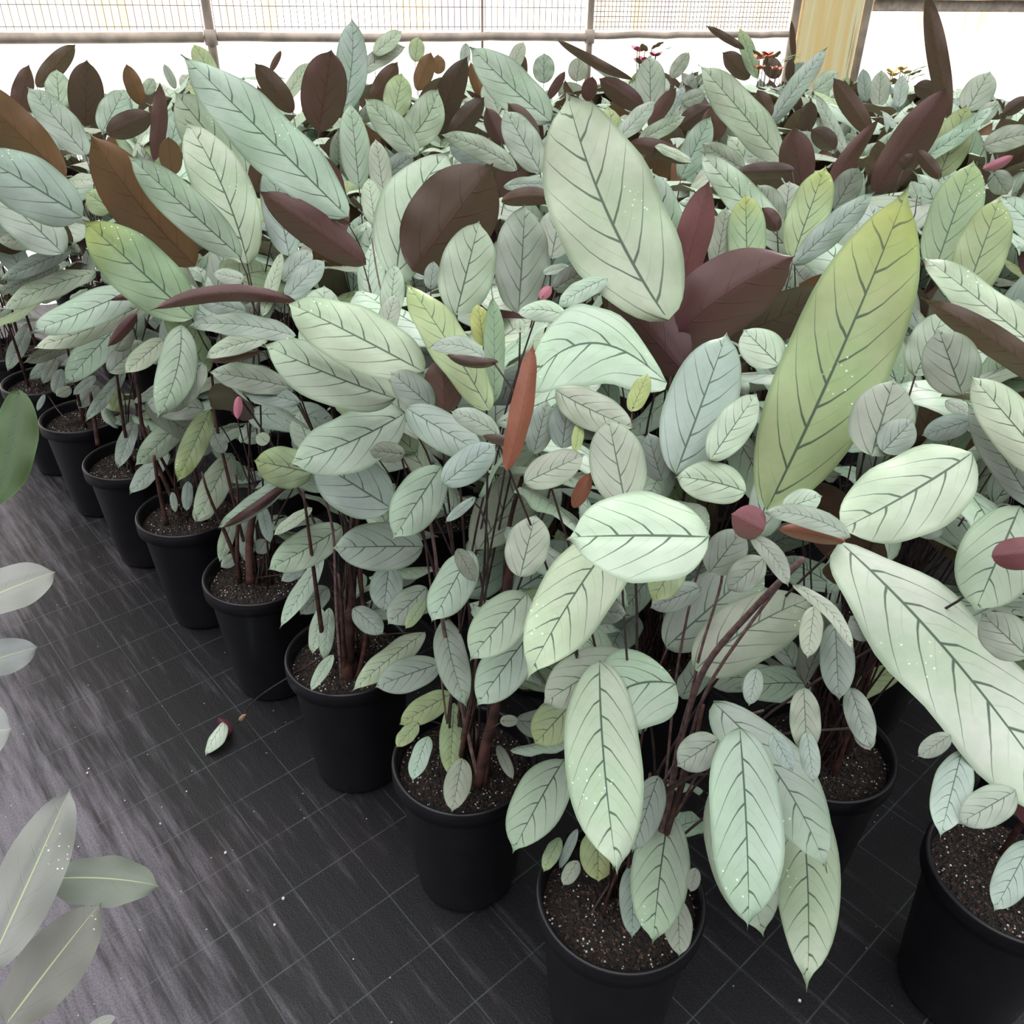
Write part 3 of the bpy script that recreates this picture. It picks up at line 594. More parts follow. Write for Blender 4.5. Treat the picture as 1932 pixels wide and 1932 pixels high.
47 bk .539 3.131 1.123 .635 3.118 1.192 -.24 -.96 .16 .069 -.000 .01 .13
7 fg -1.561 2.734 .422 -1.596 2.669 .354 .39 -.76 .52 .041 -.000 .04 .03
38 fm .113 3.219 1.123 -.168 3.293 1.345 .17 -.85 .50 .154 .006 .00 .01
7 fg -1.535 2.798 .443 -1.648 2.679 .362 .30 -.72 .63 .056 -.000 .01 .05
7 fg -1.716 2.897 .483 -1.757 2.753 .361 .26 -.66 .70 .058 -.000 .01 .04
54 bk 1.023 3.294 1.096 1.019 3.302 1.193 -.22 -.97 .07 .061 -.000 .00 .25
54 bb 1.268 3.340 1.081 1.107 3.390 1.259 -.10 -.98 .18 .073 -.000 .01 .11
47 bp .474 3.382 1.088 .561 3.384 1.220 -.09 -.99 .07 .058 -.000 .00 .18
61 fg 1.657 3.389 1.110 1.721 3.399 1.192 -.44 -.79 .43 .059 -.000 .04 .06
29 bp -.751 3.483 1.037 -.675 3.481 1.317 .23 -.97 -.07 .173 -.000 .01 .27
39 bk -.292 3.475 1.020 -.184 3.474 1.302 .03 -1.00 -.02 .104 .020 .03 .12
19 bp -1.863 3.441 1.057 -1.792 3.505 1.250 .62 -.78 .03 .074 -.000 .03 .15
19 bk -1.654 3.537 1.035 -1.598 3.555 1.264 .40 -.92 -.02 .127 -.000 .01 .14
55 bb .948 3.534 1.104 .892 3.561 1.198 -.21 -.97 .15 .067 -.000 .02 .16
29 bb -.862 3.581 1.091 -.982 3.564 1.260 .27 -.96 .09 .088 -.000 .04 .15
40 fy -.471 3.518 1.087 -.442 3.630 1.229 .32 -.78 .55 .107 -.000 .03 .06
61 bk 1.872 3.634 1.118 1.936 3.605 1.184 -.50 -.86 .10 .055 -.000 .02 .26
19 fm -1.808 3.686 1.077 -1.815 3.750 1.212 .20 -.88 .43 .099 -.000 .02 .04
40 fg -.695 3.703 1.079 -.661 3.877 1.399 .32 -.85 .43 .129 -.017 .01 .03
49 fg -.079 3.706 1.088 -.128 3.778 1.196 -.07 -.85 .53 .092 -.000 .03 .02
56 bp .505 3.808 1.097 .315 3.816 1.205 -.00 -1.00 .07 .086 -.000 .02 .11
56 fg .668 3.865 1.117 .761 3.855 1.153 -.21 -.94 .28 .066 -.000 .04 .06
41 bb -.617 3.954 1.083 -.502 3.989 1.238 .07 -.98 .17 .085 -.000 .01 .14
68 bk 1.747 3.983 1.154 1.664 4.026 1.175 -.46 -.89 -.02 .074 -.000 .02 .10
31 bo -1.612 4.008 1.055 -1.642 4.008 1.213 .49 -.87 .10 .075 -.000 .03 .22
31 fm -1.600 4.039 1.094 -1.565 4.084 1.153 .41 -.83 .38 .053 -.000 .02 .07
63 fg 1.088 4.028 1.021 1.297 4.105 1.311 -.35 -.81 .47 .088 -.000 .05 .09
20 bb -2.108 4.136 1.105 -1.928 4.217 1.269 .42 -.91 -.01 .082 -.000 .01 .15
50 bo -.161 4.165 1.087 -.214 4.179 1.227 .17 -.97 .17 .056 -.000 .02 .27
68 fg 1.983 4.170 1.066 2.073 4.239 1.223 -.44 -.70 .56 .135 -.000 .02 .12
69 fg 1.713 4.255 1.066 1.736 4.346 1.192 -.16 -.78 .60 .065 -.000 .03 .02
57 fg .599 4.264 1.035 .587 4.365 1.253 -.19 -.90 .40 .137 -.000 .03 .02
32 fg -1.564 4.314 1.087 -1.603 4.331 1.188 .43 -.85 .31 .041 -.000 .03 .06
31 fy -1.391 4.340 1.132 -1.476 4.398 1.265 .38 -.73 .56 .095 -.000 .02 .05
42 bp -1.165 4.469 1.146 -1.098 4.468 1.240 .08 -.99 -.07 .030 -.000 .00 .26
69 fg 1.678 4.394 1.049 1.681 4.473 1.202 -.33 -.83 .44 .089 -.000 .00 .05
42 fm -1.118 4.450 1.018 -.990 4.546 1.188 .03 -.88 .48 .075 -.000 .02 .01
51 fm -.693 4.599 1.219 -.562 4.662 1.315 .02 -.85 .53 .086 -.000 .04 .02
58 bp .329 4.534 1.038 .348 4.533 1.147 .08 -1.00 -.03 .079 -.000 .01 .14
51 bo -.493 4.590 1.067 -.417 4.598 1.234 -.09 -.99 .09 .093 -.000 .02 .18
51 fg -.762 4.554 1.141 -.548 4.696 1.249 .31 -.82 .48 .080 .012 .02 .01
58 bp .139 4.568 1.039 .221 4.569 1.165 -.11 -.99 .07 .047 -.000 .03 .13
51 fy -.502 4.644 1.187 -.490 4.705 1.291 .25 -.85 .47 .078 -.000 .04 .04
70 fg 1.690 4.600 1.048 1.661 4.662 1.189 -.47 -.84 .27 .067 -.000 .04 .07
51 bo -.399 4.704 1.129 -.397 4.715 1.215 -.10 -.99 .13 .072 -.000 .04 .24
66 bk .561 4.724 1.117 .170 4.747 1.291 -.09 -.99 -.06 .048 .012 .00 .11
59 fg -.263 4.779 1.259 -.271 4.723 1.153 .09 -.88 .46 .053 -.000 .03 .07
70 fm 1.480 4.778 1.073 1.583 4.767 1.164 -.47 -.76 .44 .097 -.000 .03 .05
59 fg -.049 4.782 1.127 .021 4.885 1.269 .00 -.81 .58 .077 -.000 .04 .01
59 bb .024 4.843 1.106 .013 4.847 1.219 -.23 -.97 .01 .047 -.000 .04 .18
59 fm .127 4.862 1.081 .123 4.898 1.217 -.24 -.94 .24 .113 -.000 .03 .01
66 fg .296 4.922 1.086 .310 4.955 1.200 -.09 -.95 .29 .103 -.000 .02 .07
66 fg .517 4.891 1.092 .317 5.001 1.217 -.24 -.89 .40 .056 -.000 .03 .10
72 bk 1.189 5.138 1.232 .985 5.235 1.335 -.41 -.91 .05 .041 -.000 .02 .12
72 fg .807 5.096 1.094 .899 5.135 1.216 .00 -.95 .30 .076 -.000 .01 .05
77 fy 1.286 5.172 1.090 1.181 5.300 1.327 -.18 -.90 .41 .081 -.000 .04 .06
77 bb 1.251 5.204 1.087 1.100 5.270 1.209 -.46 -.88 -.09 .107 -.000 .01 .14
77 bp 1.510 5.320 1.168 1.457 5.310 1.366 -.25 -.96 -.11 .033 -.000 .05 .11
77 bb 1.431 5.268 1.092 1.342 5.309 1.184 -.30 -.94 .13 .094 -.000 .04 .20
77 bk 1.508 5.331 1.061 1.494 5.328 1.185 -.15 -.99 -.04 .053 -.000 .00 .23
77 fk 1.529 5.339 1.069 1.571 5.344 1.163 -.25 -.96 .16 .084 -.000 .05 .04
"""
STEMS = """
0 .0047 .231 .821 .528 .235 .824 .678 .248 .816 .810 .285 .794 .922 .317 .763 1.018
0 .0027 .240 .823 .531 .243 .811 .681 .252 .790 .816 .310 .784 .977
0 .0021 .227 .836 .533 .229 .876 .735 .237 .887 .890 .236 .847 .964
0 .0022 .249 .828 .521 .290 .830 .683 .321 .784 .769
0 .0020 .229 .803 .669 .243 .833 .810 .258 .845 .923 .242 .823 .981 .219 .792 1.026
1 .0088 -.054 1.015 .348 -.037 1.025 .444 -.022 1.028 .528 -.007 1.088 .703 .008 1.111 .820
1 .0044 -.040 1.015 .348 -.028 1.071 .522 -.013 1.108 .665 -.005 1.140 .801 .015 1.146 .895
1 .0035 -.049 1.015 .348 -.076 1.043 .487 -.108 1.080 .639 -.120 1.107 .776 -.130 1.106 .869
2 .0117 -.337 1.314 .297 -.326 1.362 .455 -.312 1.412 .616 -.301 1.414 .700
2 .0031 -.348 1.313 .295 -.350 1.349 .465 -.347 1.384 .634 -.364 1.386 .750
2 .0053 -.318 1.314 .297 -.293 1.336 .408 -.299 1.373 .541 -.273 1.384 .635
1 .0017 -.172 1.244 .974 -.191 1.308 1.040 -.223 1.382 1.120 -.240 1.442 1.177
11 .0025 .250 1.335 1.082 .252 1.291 1.031 .244 1.228 .949 .238 1.174 .883
3 .0098 -.608 1.600 .338 -.605 1.632 .436 -.587 1.650 .512
4 .0053 -.947 1.961 .537 -.942 1.972 .649 -.943 1.988 .769
3 .0036 -.674 1.744 .662 -.677 1.774 .756 -.680 1.797 .841
4 .0053 -.886 1.837 .341 -.888 1.845 .447 -.881 1.844 .538
5 .0061 -1.212 2.210 .369 -1.212 2.228 .446 -1.213 2.246 .521
"""
PLANTS = "0 0.18 0.82;0 -0.08 1.09;0 -0.34 1.37;0 -0.60 1.65;0 -0.86 1.92;0 -1.12 2.20;0 -1.38 2.48;0 -1.64 2.75;0 -1.90 3.03;1 0.82 0.87;1 0.59 1.13;1 0.33 1.41;1 0.07 1.68;1 -0.19 1.96;1 -0.45 2.23;1 -0.71 2.51;1 -0.97 2.79;1 -1.23 3.06;1 -1.49 3.34;1 -1.75 3.61;1 -2.01 3.89;2 1.15 1.27;2 0.87 1.56;2 0.61 1.80;2 0.40 2.09;2 0.09 2.36;2 -0.17 2.62;2 -0.38 2.90;2 -0.65 3.20;2 -0.95 3.50;2 -1.19 3.72;2 -1.46 4.03;2 -1.71 4.29;3 1.31 1.80;3 1.06 2.12;3 0.83 2.37;3 0.56 2.62;3 0.29 2.94;3 0.01 3.20;3 -0.24 3.45;3 -0.47 3.74;3 -0.76 4.00;3 -1.02 4.30;4 1.64 2.20;4 1.38 2.49;4 1.12 2.80;4 0.85 3.05;4 0.58 3.34;4 0.31 3.58;4 0.07 3.90;4 -0.21 4.14;4 -0.44 4.43;5 1.76 2.80;5 1.51 3.05;5 1.27 3.33;5 0.99 3.59;5 0.75 3.86;5 0.51 4.14;5 0.21 4.42;5 -0.05 4.74;6 2.08 3.21;6 1.85 3.44;6 1.57 3.76;6 1.29 4.04;6 1.05 4.30;6 0.82 4.55;6 0.55 4.83;7 2.26 3.72;7 1.99 4.00;7 1.75 4.32;7 1.45 4.54;7 1.22 4.87;7 0.98 5.14;8 2.57 4.16;8 2.27 4.45;8 2.04 4.70;8 1.75 4.96;8 1.50 5.28;9 2.99 4.44;9 2.72 4.72;9 2.45 4.97;9 2.21 5.24"
def fW(v):
    x = min(max(v/.955, 0), 1); b = max(1-abs(2*x-1)**(2.5 if x < .5 else 2.25), 0)**(.62 if x < .5 else .66)
    return max(b, min(.20*((1-v)/.10)**1.3, 1)) if v > .9 else b
def leaf_mesh(name, L, W, bend, arch, cup, mt, nv=18, nu=8, seed=0, wave=.019, curl=0):
    """blade from the origin along +X, width along Y, upper face +Z"""
    rng = random.Random(seed); ph = rng.uniform(0, 6); ph2 = rng.uniform(0, 6); fq = rng.uniform(1.5, 3)
    nveins = max(3.8, min(8, 1.9*L/max(W, 1e-4)+1.2)); V = []; F = []; UB = []; UVn = []
    vs = [(1-math.cos(math.pi*i/nv))/2*.55+.45*i/nv for i in range(nv+1)]
    us = [-1+2*j/nu for j in range(nu+1)]
    for v in vs:
        fw = fW(v); hw = W/2*fw
        for u in us:
            a = bend*4*v*(1-v)
            z = arch*L*4*v*(1-v)-cup*W*u*u*fw + wave*L*u*u*math.sin(fq*2*math.pi*v+(ph if u > 0 else ph2)) - .035*W*(1-min(1, abs(u)*5))*fw
            y = u*hw*(1-abs(cup)*.15*abs(u))
            if v > .85: z -= (v-.85)**2*L*1.2
            V.append((v*L, y+a, z))
    def vt(v, u, side):
        w_ = abs(u)*fW(v)*W/2
        return nveins*v-nveins/L*(.8*w_+1.1*w_*w_/(W/2))+(.5 if side > 0 else 0.05)
    for i in range(nv):
        for j in range(nu):
            side = 1 if us[j]+us[j+1] > 0 else -1
            q = [(i, j), (i+1, j), (i+1, j+1), (i, j+1)]
            F.append(tuple(a*(nu+1)+b for a, b in q))
            for a, b in q: UB.append((us[b], vs[a])); UVn.append((vt(vs[a], us[b], side), us[b]*2+side*5+seed % 17))
    me = bpy.data.meshes.new(name); me.from_pydata(V, [], F); me.materials.append(mt)
    me.polygons.foreach_set('use_smooth', [True]*len(F))
    for k, dta in (('blade', UB), ('vein', UVn)):
        me.uv_layers.new(name=k).data.foreach_set('uv', np.array(dta, dtype=np.float32).ravel())
    return me
FRONT = {'m': (0.340, 0.425, 0.337), 'g': (0.289, 0.340, 0.296), 'k': (0.266, 0.311, 0.274), 'M': (0.400, 0.481, 0.385), 'W': (0.488, 0.533, 0.444), 'y': (0.266, 0.340, 0.192), 'Y': (0.310, 0.405, 0.235),  # k: greyer copy of g, shade put into the leaf colour
         'D': (0.052, 0.096, 0.037), 'G': (0.148, 0.237, 0.148), 'L': (0.281, 0.333, 0.118), 'A': (0.222, 0.229, 0.229), 'B': (0.141, 0.155, 0.118), 'C': (0.148, 0.137, 0.122)}
BACK = {'p': (0.068, 0.020, 0.025), 'b': (0.054, 0.021, 0.015), 'k': (0.036, 0.014, 0.013), 'o': (0.136, 0.060, 0.022), 'i': (0.136, 0.034, 0.050), 'q': (0.496, 0.160, 0.240), 'r': (0.224, 0.060, 0.036)}  # k: darker copy of b, shaded undersides put into the colour
def set_col(o, code, rng):
    if code[0] == 'f':
        c = FRONT[code[1]]; k = rng.uniform(.9, 1.1); h = rng.uniform(-.02, .02); o.color = (c[0]*k+h, c[1]*k, c[2]*k-h, .15 if code[1] == 'Y' else (.7 if code[1] == 'y' else 1))
    else:
        c = BACK[code[1]]; k = rng.uniform(.8, 1.25); o.color = (c[0]*k, c[1]*k, c[2]*k, 1)
# ---------------------------------------------------------------- pots
PV, PF = lathe([(.0, .004), (.094, .004), (.098, .012), (.099, .03), (.103, .05), (.121, .292), (.1225, .296), (.1235, .30), (.130, .302), (.1335, .303), (.1335, .329), (.1325, .333), (.1325, .334), (.1305, .3365), (.127, .337), (.124, .334), (.122, .328), (.119, .29), (.118, .27)], 64)
pot_me = bpy.data.meshes.new('pot'); pot_me.from_pydata(PV, [], PF); pot_me.materials.append(POT); pot_me.polygons.foreach_set('use_smooth', [True]*len(PF))
def soil_mesh():
    rng = random.Random(5); V = []; F = []; nr, ns = 26, 90
    for i in range(nr+1):
        rr = .1195*i/nr
        for k in range(ns):
            th = 2*math.pi*k/ns; V.append((rr*math.cos(th), rr*math.sin(th), .304+.010*(1-(i/nr)**2)+(rng.uniform(-.0025, .003) if i < nr else 0)))
    for i in range(nr):
        for k in range(ns): F.append((i*ns+k, i*ns+(k+1) % ns, (i+1)*ns+(k+1) % ns, (i+1)*ns+k))
    me = bpy.data.meshes.new('soil'); me.from_pydata(V, [], F); me.materials.append(SOIL); return me
soil_me = soil_mesh()
rng = random.Random(11)
PL = [tuple(map(float, s.split())) for s in PLANTS.split(';')]
GROUP_FAR = 'silver leaved plants massed in the bed'
ORD = ['nearest the camera, drooping leaves over rim', 'second pot from the camera', 'third pot, thin dry stalk leaning out', 'fourth pot from the camera', 'fifth pot from the camera',
       'sixth pot from the camera', 'seventh pot from the camera', 'eighth pot from the camera at the left edge', 'ninth pot, mostly beyond left edge', 'tenth pot, beyond left edge']
plants = []
rowcount = {}
for (j, x, y) in PL:
    p = empty('potted_foliage_plant', (x, y, 0)); j = int(j); k = rowcount.get(j, 0); rowcount[j] = k+1
    if j == 0: tag(p, 'silver-leaved plant, front row, '+ORD[k], 'potted plant', 'silver leaved plants in black pots along the path')
    plants.append([p, j, x, y, []])
    a = bpy.data.objects.new('pot', pot_me); link(a, p); a.rotation_euler.z = rng.uniform(0, 6)
    b = bpy.data.objects.new('soil', soil_me); link(b, p); b.rotation_euler.z = rng.uniform(0, 6)
def in_dark(x, y):                                              # open gap between the nearest pots: no stems there
    return (y > 1400 and x > 1600) or (y > 1480 and x > 1500) or (y > 1560 and x > 1330) or (y > 1150 and x < 560 and x < 560-(1300-y)*.3)
def petiole(P, B, e, r=.0022, leaf=None, nm='petiole', mt=None):
    """from the crown of the plant P to the leaf base B (world); e = leaf direction"""
    base = Vector(P.location); th = rng.uniform(0, 6.28); rr = rng.uniform(.0, .045)
    a = base+Vector((rr*math.cos(th), rr*math.sin(th), .308)); L = (B-a).length
    best = None
    back = (B-Vector((0, 0, EYE))).normalized()
    for k in range(14):                                         # a petiole threads its way up behind the blades
        s = .02*k*rng.random(); h1 = rng.uniform(.2, .6); j1 = Vector((rng.uniform(-.05, .05), rng.uniform(-.05, .05), 0))
        c1 = a+Vector(((B-a).x*.12, (B-a).y*.12, L*h1))+j1; c2 = B-e*min(.06, L*.25)-Vector((0, 0, L*rng.uniform(.05, .25)))+back*s
        pts = bez(a, c1, c2, B+e*.006, 12); bad = 0
        fine = [p.lerp(n, t) for p, n in zip(pts[2:], pts[3:-1]+[pts[-2]]) for t in (0, .5)]
        for q in fine:
            pr = project(q)
            if pr:
                gx, gy = int((pr[0]+300)//CELL), int((pr[1]+300)//CELL)
                if 0 <= gx < NZ and 0 <= gy < NZ and zbn[gy, gx] > pr[2]+.002: bad += 1
                if in_dark(pr[0], pr[1]): bad += 2
        if best is None or bad < best[0]: best = (bad, pts)
        if bad == 0: break
    bad, pts = best
    if bad > 0: return
    V, F = tube(pts, lambda t: r*(1.6-.8*t), 6)
    o = mesh_ob(nm, [v-base for v in V], F, mt or STEM, leaf); o.matrix_parent_inverse = leaf.matrix_basis.inverted(); return o
NZ = 220; zbn = np.zeros((NZ, NZ)); CELL = 12
def project(P):
    d = P-Vector((0, 0, EYE)); z = d.dot(CW)
    if z < .05: return None
    return 966+1614.8*d.dot(CX)/z, 966-1614.8*d.dot(CU)/z, z
def frame_mat(B, e, Nn):
    Y = Nn.cross(e).normalized(); Z = e.cross(Y)
    m = Matrix((e, Y, Z)).transposed().to_4x4(); m.translation = B; return m
def samples(M, L, W, n=9, k=4):
    for i in range(n+1):
        v = i/n
        for j in range(-k, k+1):
            yield M @ Vector((v*L, j/k*W/2*fW(v), 0))
aisle = empty('broadleaf_plant', (-1.25, .62, 0))
tag(aisle, 'broad grey-green leaved plant reaching in at the lower left edge', 'potted plant')
aisle2 = empty('broadleaf_plant', (-1.85, 1.30, 0))
tag(aisle2, 'pale grey leaved plant poking in at the left edge above the other', 'potted plant')
aisle3 = empty('hanging_leaf_plant', (-2.1, 1.75, 0))
tag(aisle3, 'dark green leaf hanging in at the left edge before the pots', 'potted plant')
for q in (aisle, aisle2, aisle3):
    link(bpy.data.objects.new('pot', pot_me), q); link(bpy.data.objects.new('soil', soil_me), q)
PET = []
for idx, ln in enumerate(HERO.strip().split('\n')):
    s = ln.split(); pi = int(s[0]); code = s[1]; f = [float(q) for q in s[2:]]
    B = Vector(f[0:3]); T = Vector(f[3:6]); Nn = Vector(f[6:9]).normalized(); W, bend, arch, cup = f[9:13]
    e = T-B; L = e.length; e.normalize()
    if code[0] == 'b': Nn = -Nn; bend = -bend; arch = -arch; cup = -cup
    mt = LEAF_A if code in ('fA', 'fB', 'fC') else (LEAF_F if code[0] == 'f' else LEAF_B)
    big = W > .025
    me = leaf_mesh('leaf', L, W, bend, arch, cup, mt, 20 if big else 12, 10 if big else 6, seed=idx)
    if pi < 0: P = aisle3 if code == 'fD' else (aisle if T.y < 1.1 and T.z < 5 and (project(T) or (0, 0))[1] > 1450 else aisle2)
    else: P = plants[pi][0]
    o = bpy.data.objects.new('leaf', me); link(o, P); set_col(o, code, rng)
    M = frame_mat(B, e, Nn); o.matrix_parent_inverse = Matrix.Identity(4); o.matrix_local = Matrix.Translation(-P.location) @ M
    if pi >= 0: plants[pi][4].append(1)
    if W > .012: PET.append((P, B, e, .0013+.005*W, o))
    if code != 'bi' or True:
        nn = int(min(34, 6+L*150))
        for q in samples(M, L, W, nn, max(2, nn//3)):
            pr = project(q)
            if pr:
                gx, gy = int((pr[0]+300)//CELL), int((pr[1]+300)//CELL)
                if 0 <= gx < NZ and 0 <= gy < NZ: zbn[gy, gx] = max(zbn[gy, gx], pr[2])
for n_, a_ in enumerate(PET):
    if n_ % (3 if a_[0] in (plants[0][0], plants[1][0], plants[2][0]) else 4) == 1: continue
    petiole(*a_)
# thick stems and sheaths seen between the leaves
for ln in STEMS.strip().split('\n'):
    s = ln.split(); P = plants[int(s[0])][0]; r = float(s[1]); f = list(map(float, s[2:]))
    pts = [Vector(f[i:i+3]) for i in range(0, len(f), 3)]
    c = Vector(P.location)+Vector((rng.uniform(-.03, .03), rng.uniform(-.03, .03), .306))
    if pts[0].z > .36 and r < .0035: pts = [c, c.lerp(pts[0], .5)+Vector((0, 0, .05))]+pts
    elif (pts[0]-c).length > .09: pts = [c]+pts
    V, F = tube(spline(pts), lambda t: r*(1.15-.4*t), 8)
    mesh_ob('stem', [v-Vector(P.location) for v in V], F, CULM if r > .0035 and P is not plants[0][0] else WOODY, P)
# leaning bare stem at lower right, rooted in the pot behind
# ---------------------------------------------------------------- remaining foliage of every plant
TOP = [(-400, 190), (0, 190), (60, 150), (180, 165), (230, 160), (330, 135), (480, 140), (620, 150), (800, 140), (1000, 135), (1300, 130), (1500, 130), (1640, 140), (1750, 165), (1850, 165), (1932, 200), (2400, 200)]
BOT = [(-400, 600), (0, 690), (80, 770), (180, 850), (260, 920), (400, 1030), (520, 1080), (560, 1180), (690, 1190), (760, 1330), (900, 1380), (980, 1480), (1040, 1580), (1300, 1680), (1480, 1440), (1500, 1330), (1740, 1330), (1790, 1500), (1932, 1600), (2400, 1600)]
def interp(T, x):
    for a, b in zip(T, T[1:]):
        if a[0] <= x <= b[0]: return a[1]+(b[1]-a[1])*(x-a[0])/(b[0]-a[0])
    return T[0][1] if x < T[0][0] else T[-1][1]
BANKF = [leaf_mesh('leaf', .3, .3*a, b, c, d, LEAF_F, 14, 6, seed=900+i) for i, (a, b, c, d) in enumerate([(.36, .01, .06, .1), (.42, -.01, .1, .05), (.30, .015, .03, .18), (.46, 0, .08, .1), (.34, -.02, .12, .08), (.38, .01, .02, .22), (.28, 0, .05, .3)])]
BANKB = []
for me in BANKF:
    c = me.copy(); c.materials.clear(); c.materials.append(LEAF_B); BANKB.append(c)
V, F = tube(bez(Vector((0, 0, 0)), Vector((.02, 0, .35)), Vector((.05, 0, .7)), Vector((0, 0, 1)), 8), lambda t: 1.5-.8*t, 5)
stem_me = bpy.data.meshes.new('stem'); stem_me.from_pydata([Vector((v.x, v.y, v.z)) for v in [Vector(p) for p in V]], [], F)
# thin tube: cross-section of 1 mm per unit, length 1 m
def stem_unit():
    ax = bez(Vector((0, 0, 0)), Vector((.05, 0, .35)), Vector((.09, 0, .7)), Vector((0, 0, 1)), 8)
    V = []; F = []
    for i, p in enumerate(ax):
        for k in range(5):
            th = 2*math.pi*k/5; r = .0058*(1.4-.8*i/7); V.append((p.x+r*math.cos(th), p.y+r*math.sin(th), p.z))
    for i in range(7):
        for k in range(5): F.append((i*5+k, i*5+(k+1) % 5, (i+1)*5+(k+1) % 5, (i+1)*5+k))
    me = bpy.data.meshes.new('stem'); me.from_pydata(V, [], F); me.materials.append(STEM); me.polygons.foreach_set('use_smooth', [True]*len(F)); return me
bpy.data.meshes.remove(stem_me); stem_me = stem_unit()
FILL = zbn*0
total = 0
for P, j, x, y, hl in plants:
    cnt = len(hl); n_t = {0: 36, 1: 46, 2: 40}.get(j, 46); n_t = min(n_t, max(4, 98-cnt)); tries = 0; made = 0
    dist = math.hypot(x, y)
    cx, cy = x, y
    zmin = .36 if j <= 1 else (.55 if j == 2 else .8)
    while made < n_t and tries < 380:
        tries += 1
        hgt = rng.uniform(zmin, 1.12) if rng.random() < (.75 if j == 0 else .5) else rng.uniform(max(zmin, .8), 1.19)
        q = (hgt-.35)/.8; th = rng.uniform(0, 2*math.pi)
        rad = rng.uniform(.02, .10+.12*q)
        B = Vector((cx+rad*math.cos(th), cy+rad*math.sin(th), hgt))
        L = rng.uniform(.10, .15)+max(0, q)*(rng.uniform(.06, .20) if j < 2 else rng.uniform(.10, .26))
        el = R(rng.uniform(-45, 15)+q*rng.uniform(15, 85)); az = th+rng.uniform(-.6, .6)
        e = Vector((math.cos(az)*math.cos(el), math.sin(az)*math.cos(el), math.sin(el)))
        if B.z+e.z*L > 1.31 or B.z+e.z*L < .34: continue
        turned = False
        up = Vector((0, 0, 1))+Vector((rng.uniform(-.5, .5), rng.uniform(-.5, .5), 0))
        if j >= 1 and rng.random() < (.6 if j >= 2 else .4):                                  # stand-up blades turned across the light
            el = R(rng.uniform(35, 80)); az = rng.uniform(0, 2*math.pi); e = Vector((math.cos(az)*math.cos(el), math.sin(az)*math.cos(el), math.sin(el)))
            if B.z+e.z*L > 1.31: continue
            up = Vector((rng.uniform(-.6, .6), -1, .35)); el = 1.2; turned = rng.random() < (.55 if q > .5 else .2)
            if turned: up = -up                                        # maroon side towards the path
        elif el > 1.0: up = up - Vector((math.cos(az), math.sin(az), 0))*.8
        Nn = (up-e*up.dot(e)).normalized(); W = L*rng.uniform(.28, .42)
        M = frame_mat(B, e, Nn); bad = False; pts = []
        for sp in samples(M, L, W, 5, 2):
            pr = project(sp)
            if pr is None or pr[2] < .6: bad = True; break
            if sp.dot(WN)-WA.dot(WN) > -.08: bad = True; break
            X, Y, Z = pr
            if Y < interp(TOP, X) or Y > interp(BOT, X): bad = True; break
            gx, gy = int((X+300)//CELL), int((Y+300)//CELL)
            if 0 <= gx < NZ and 0 <= gy < NZ and zbn[gy, gx] > 0 and Z < zbn[gy, gx]+.015: bad = True; break
        if bad: continue
        k = rng.randrange(7); young = rng.random() < (.12 if q > .5 else .02)
        me = (BANKB if turned or rng.random() < .4 else BANKF)[k]
        o = bpy.data.objects.new('leaf', me); link(o, P)
        if me in BANKF: set_col(o, 'f'+rng.choice('mmgggkky'), rng)
        else: set_col(o, 'b'+rng.choice('ppbbkko'), rng)
        o.matrix_local = Matrix.Translation(-P.location) @ M @ Matrix.Diagonal((L/.3, L/.3*rng.uniform(.85, 1.15), L/.3, 1))
        a0 = a = Vector((rng.uniform(-.05, .05), rng.uniform(-.05, .05), .306)); b = B-P.location; dv = b-a
        made += 1; total += 1
        if j == 0 and made % 3: continue
        front = 0
        for s_ in range(1, 24):
            w_ = P.location+a0.lerp(B-P.location, s_/24); pr = project(w_)
            if pr:
                gx, gy = int((pr[0]+300)//CELL), int((pr[1]+300)//CELL)
                if 0 <= gx < NZ and 0 <= gy < NZ and zbn[gy, gx] > pr[2]-.02: front += 1
                if in_dark(pr[0], pr[1]): front += 1
        if front: continue
        so = bpy.data.objects.new('petiole', stem_me); link(so, o); so.matrix_parent_inverse = o.matrix_basis.inverted()
        so.matrix_basis = Matrix.Translation(a) @ dv.to_track_quat('Z', 'Y').to_matrix().to_4x4() @ Matrix.Diagonal((.3, .3, dv.length, 1))
    # sheathed culms rising from the soil
    for k in range(2):
        th = rng.uniform(0, 6.28); a = Vector((.05*math.cos(th), .05*math.sin(th), .30)); hh = rng.uniform(.25, .5)
        b = a+Vector((rng.uniform(-.05, .05), rng.uniform(-.05, .05), hh))
        V, F = tube(bez(a, a+Vector((0, 0, hh*.4)), b-Vector((0, 0, hh*.3)), b, 8), lambda t: .006*(1-.6*t), 7)
        mesh_ob('sheath', V, F, CULM, P)
print('filler leaves', total)
# labels of the plants behind the front row
for P, j, x, y, hl in plants:
    if j == 0: continue
    if j == 1:
        if x > .7: tag(P, 'silver-leaved plant whose black pot is cut by the right edge', 'potted plant', GROUP_FAR)
        elif x > .5: tag(P, 'silver-leaved plant in the dim pot right behind the nearest pot', 'potted plant', GROUP_FAR)
        else: tag(P, 'silver-leaved plant directly behind the front row, pot hidden by foliage', 'potted plant', GROUP_FAR+', directly behind the front row')
    else:
        side = 'left' if x < -.6 else ('middle' if x < .7 else 'right')
        dep = 'middle of the bed' if y < 2.6 else ('far part of the bed' if y < 3.5 else 'back of the bed')
        tag(P, 'silver and maroon leaved plant, picture %s, %s' % (side, dep), 'potted plant', GROUP_FAR+', %s, %s' % (side, dep))
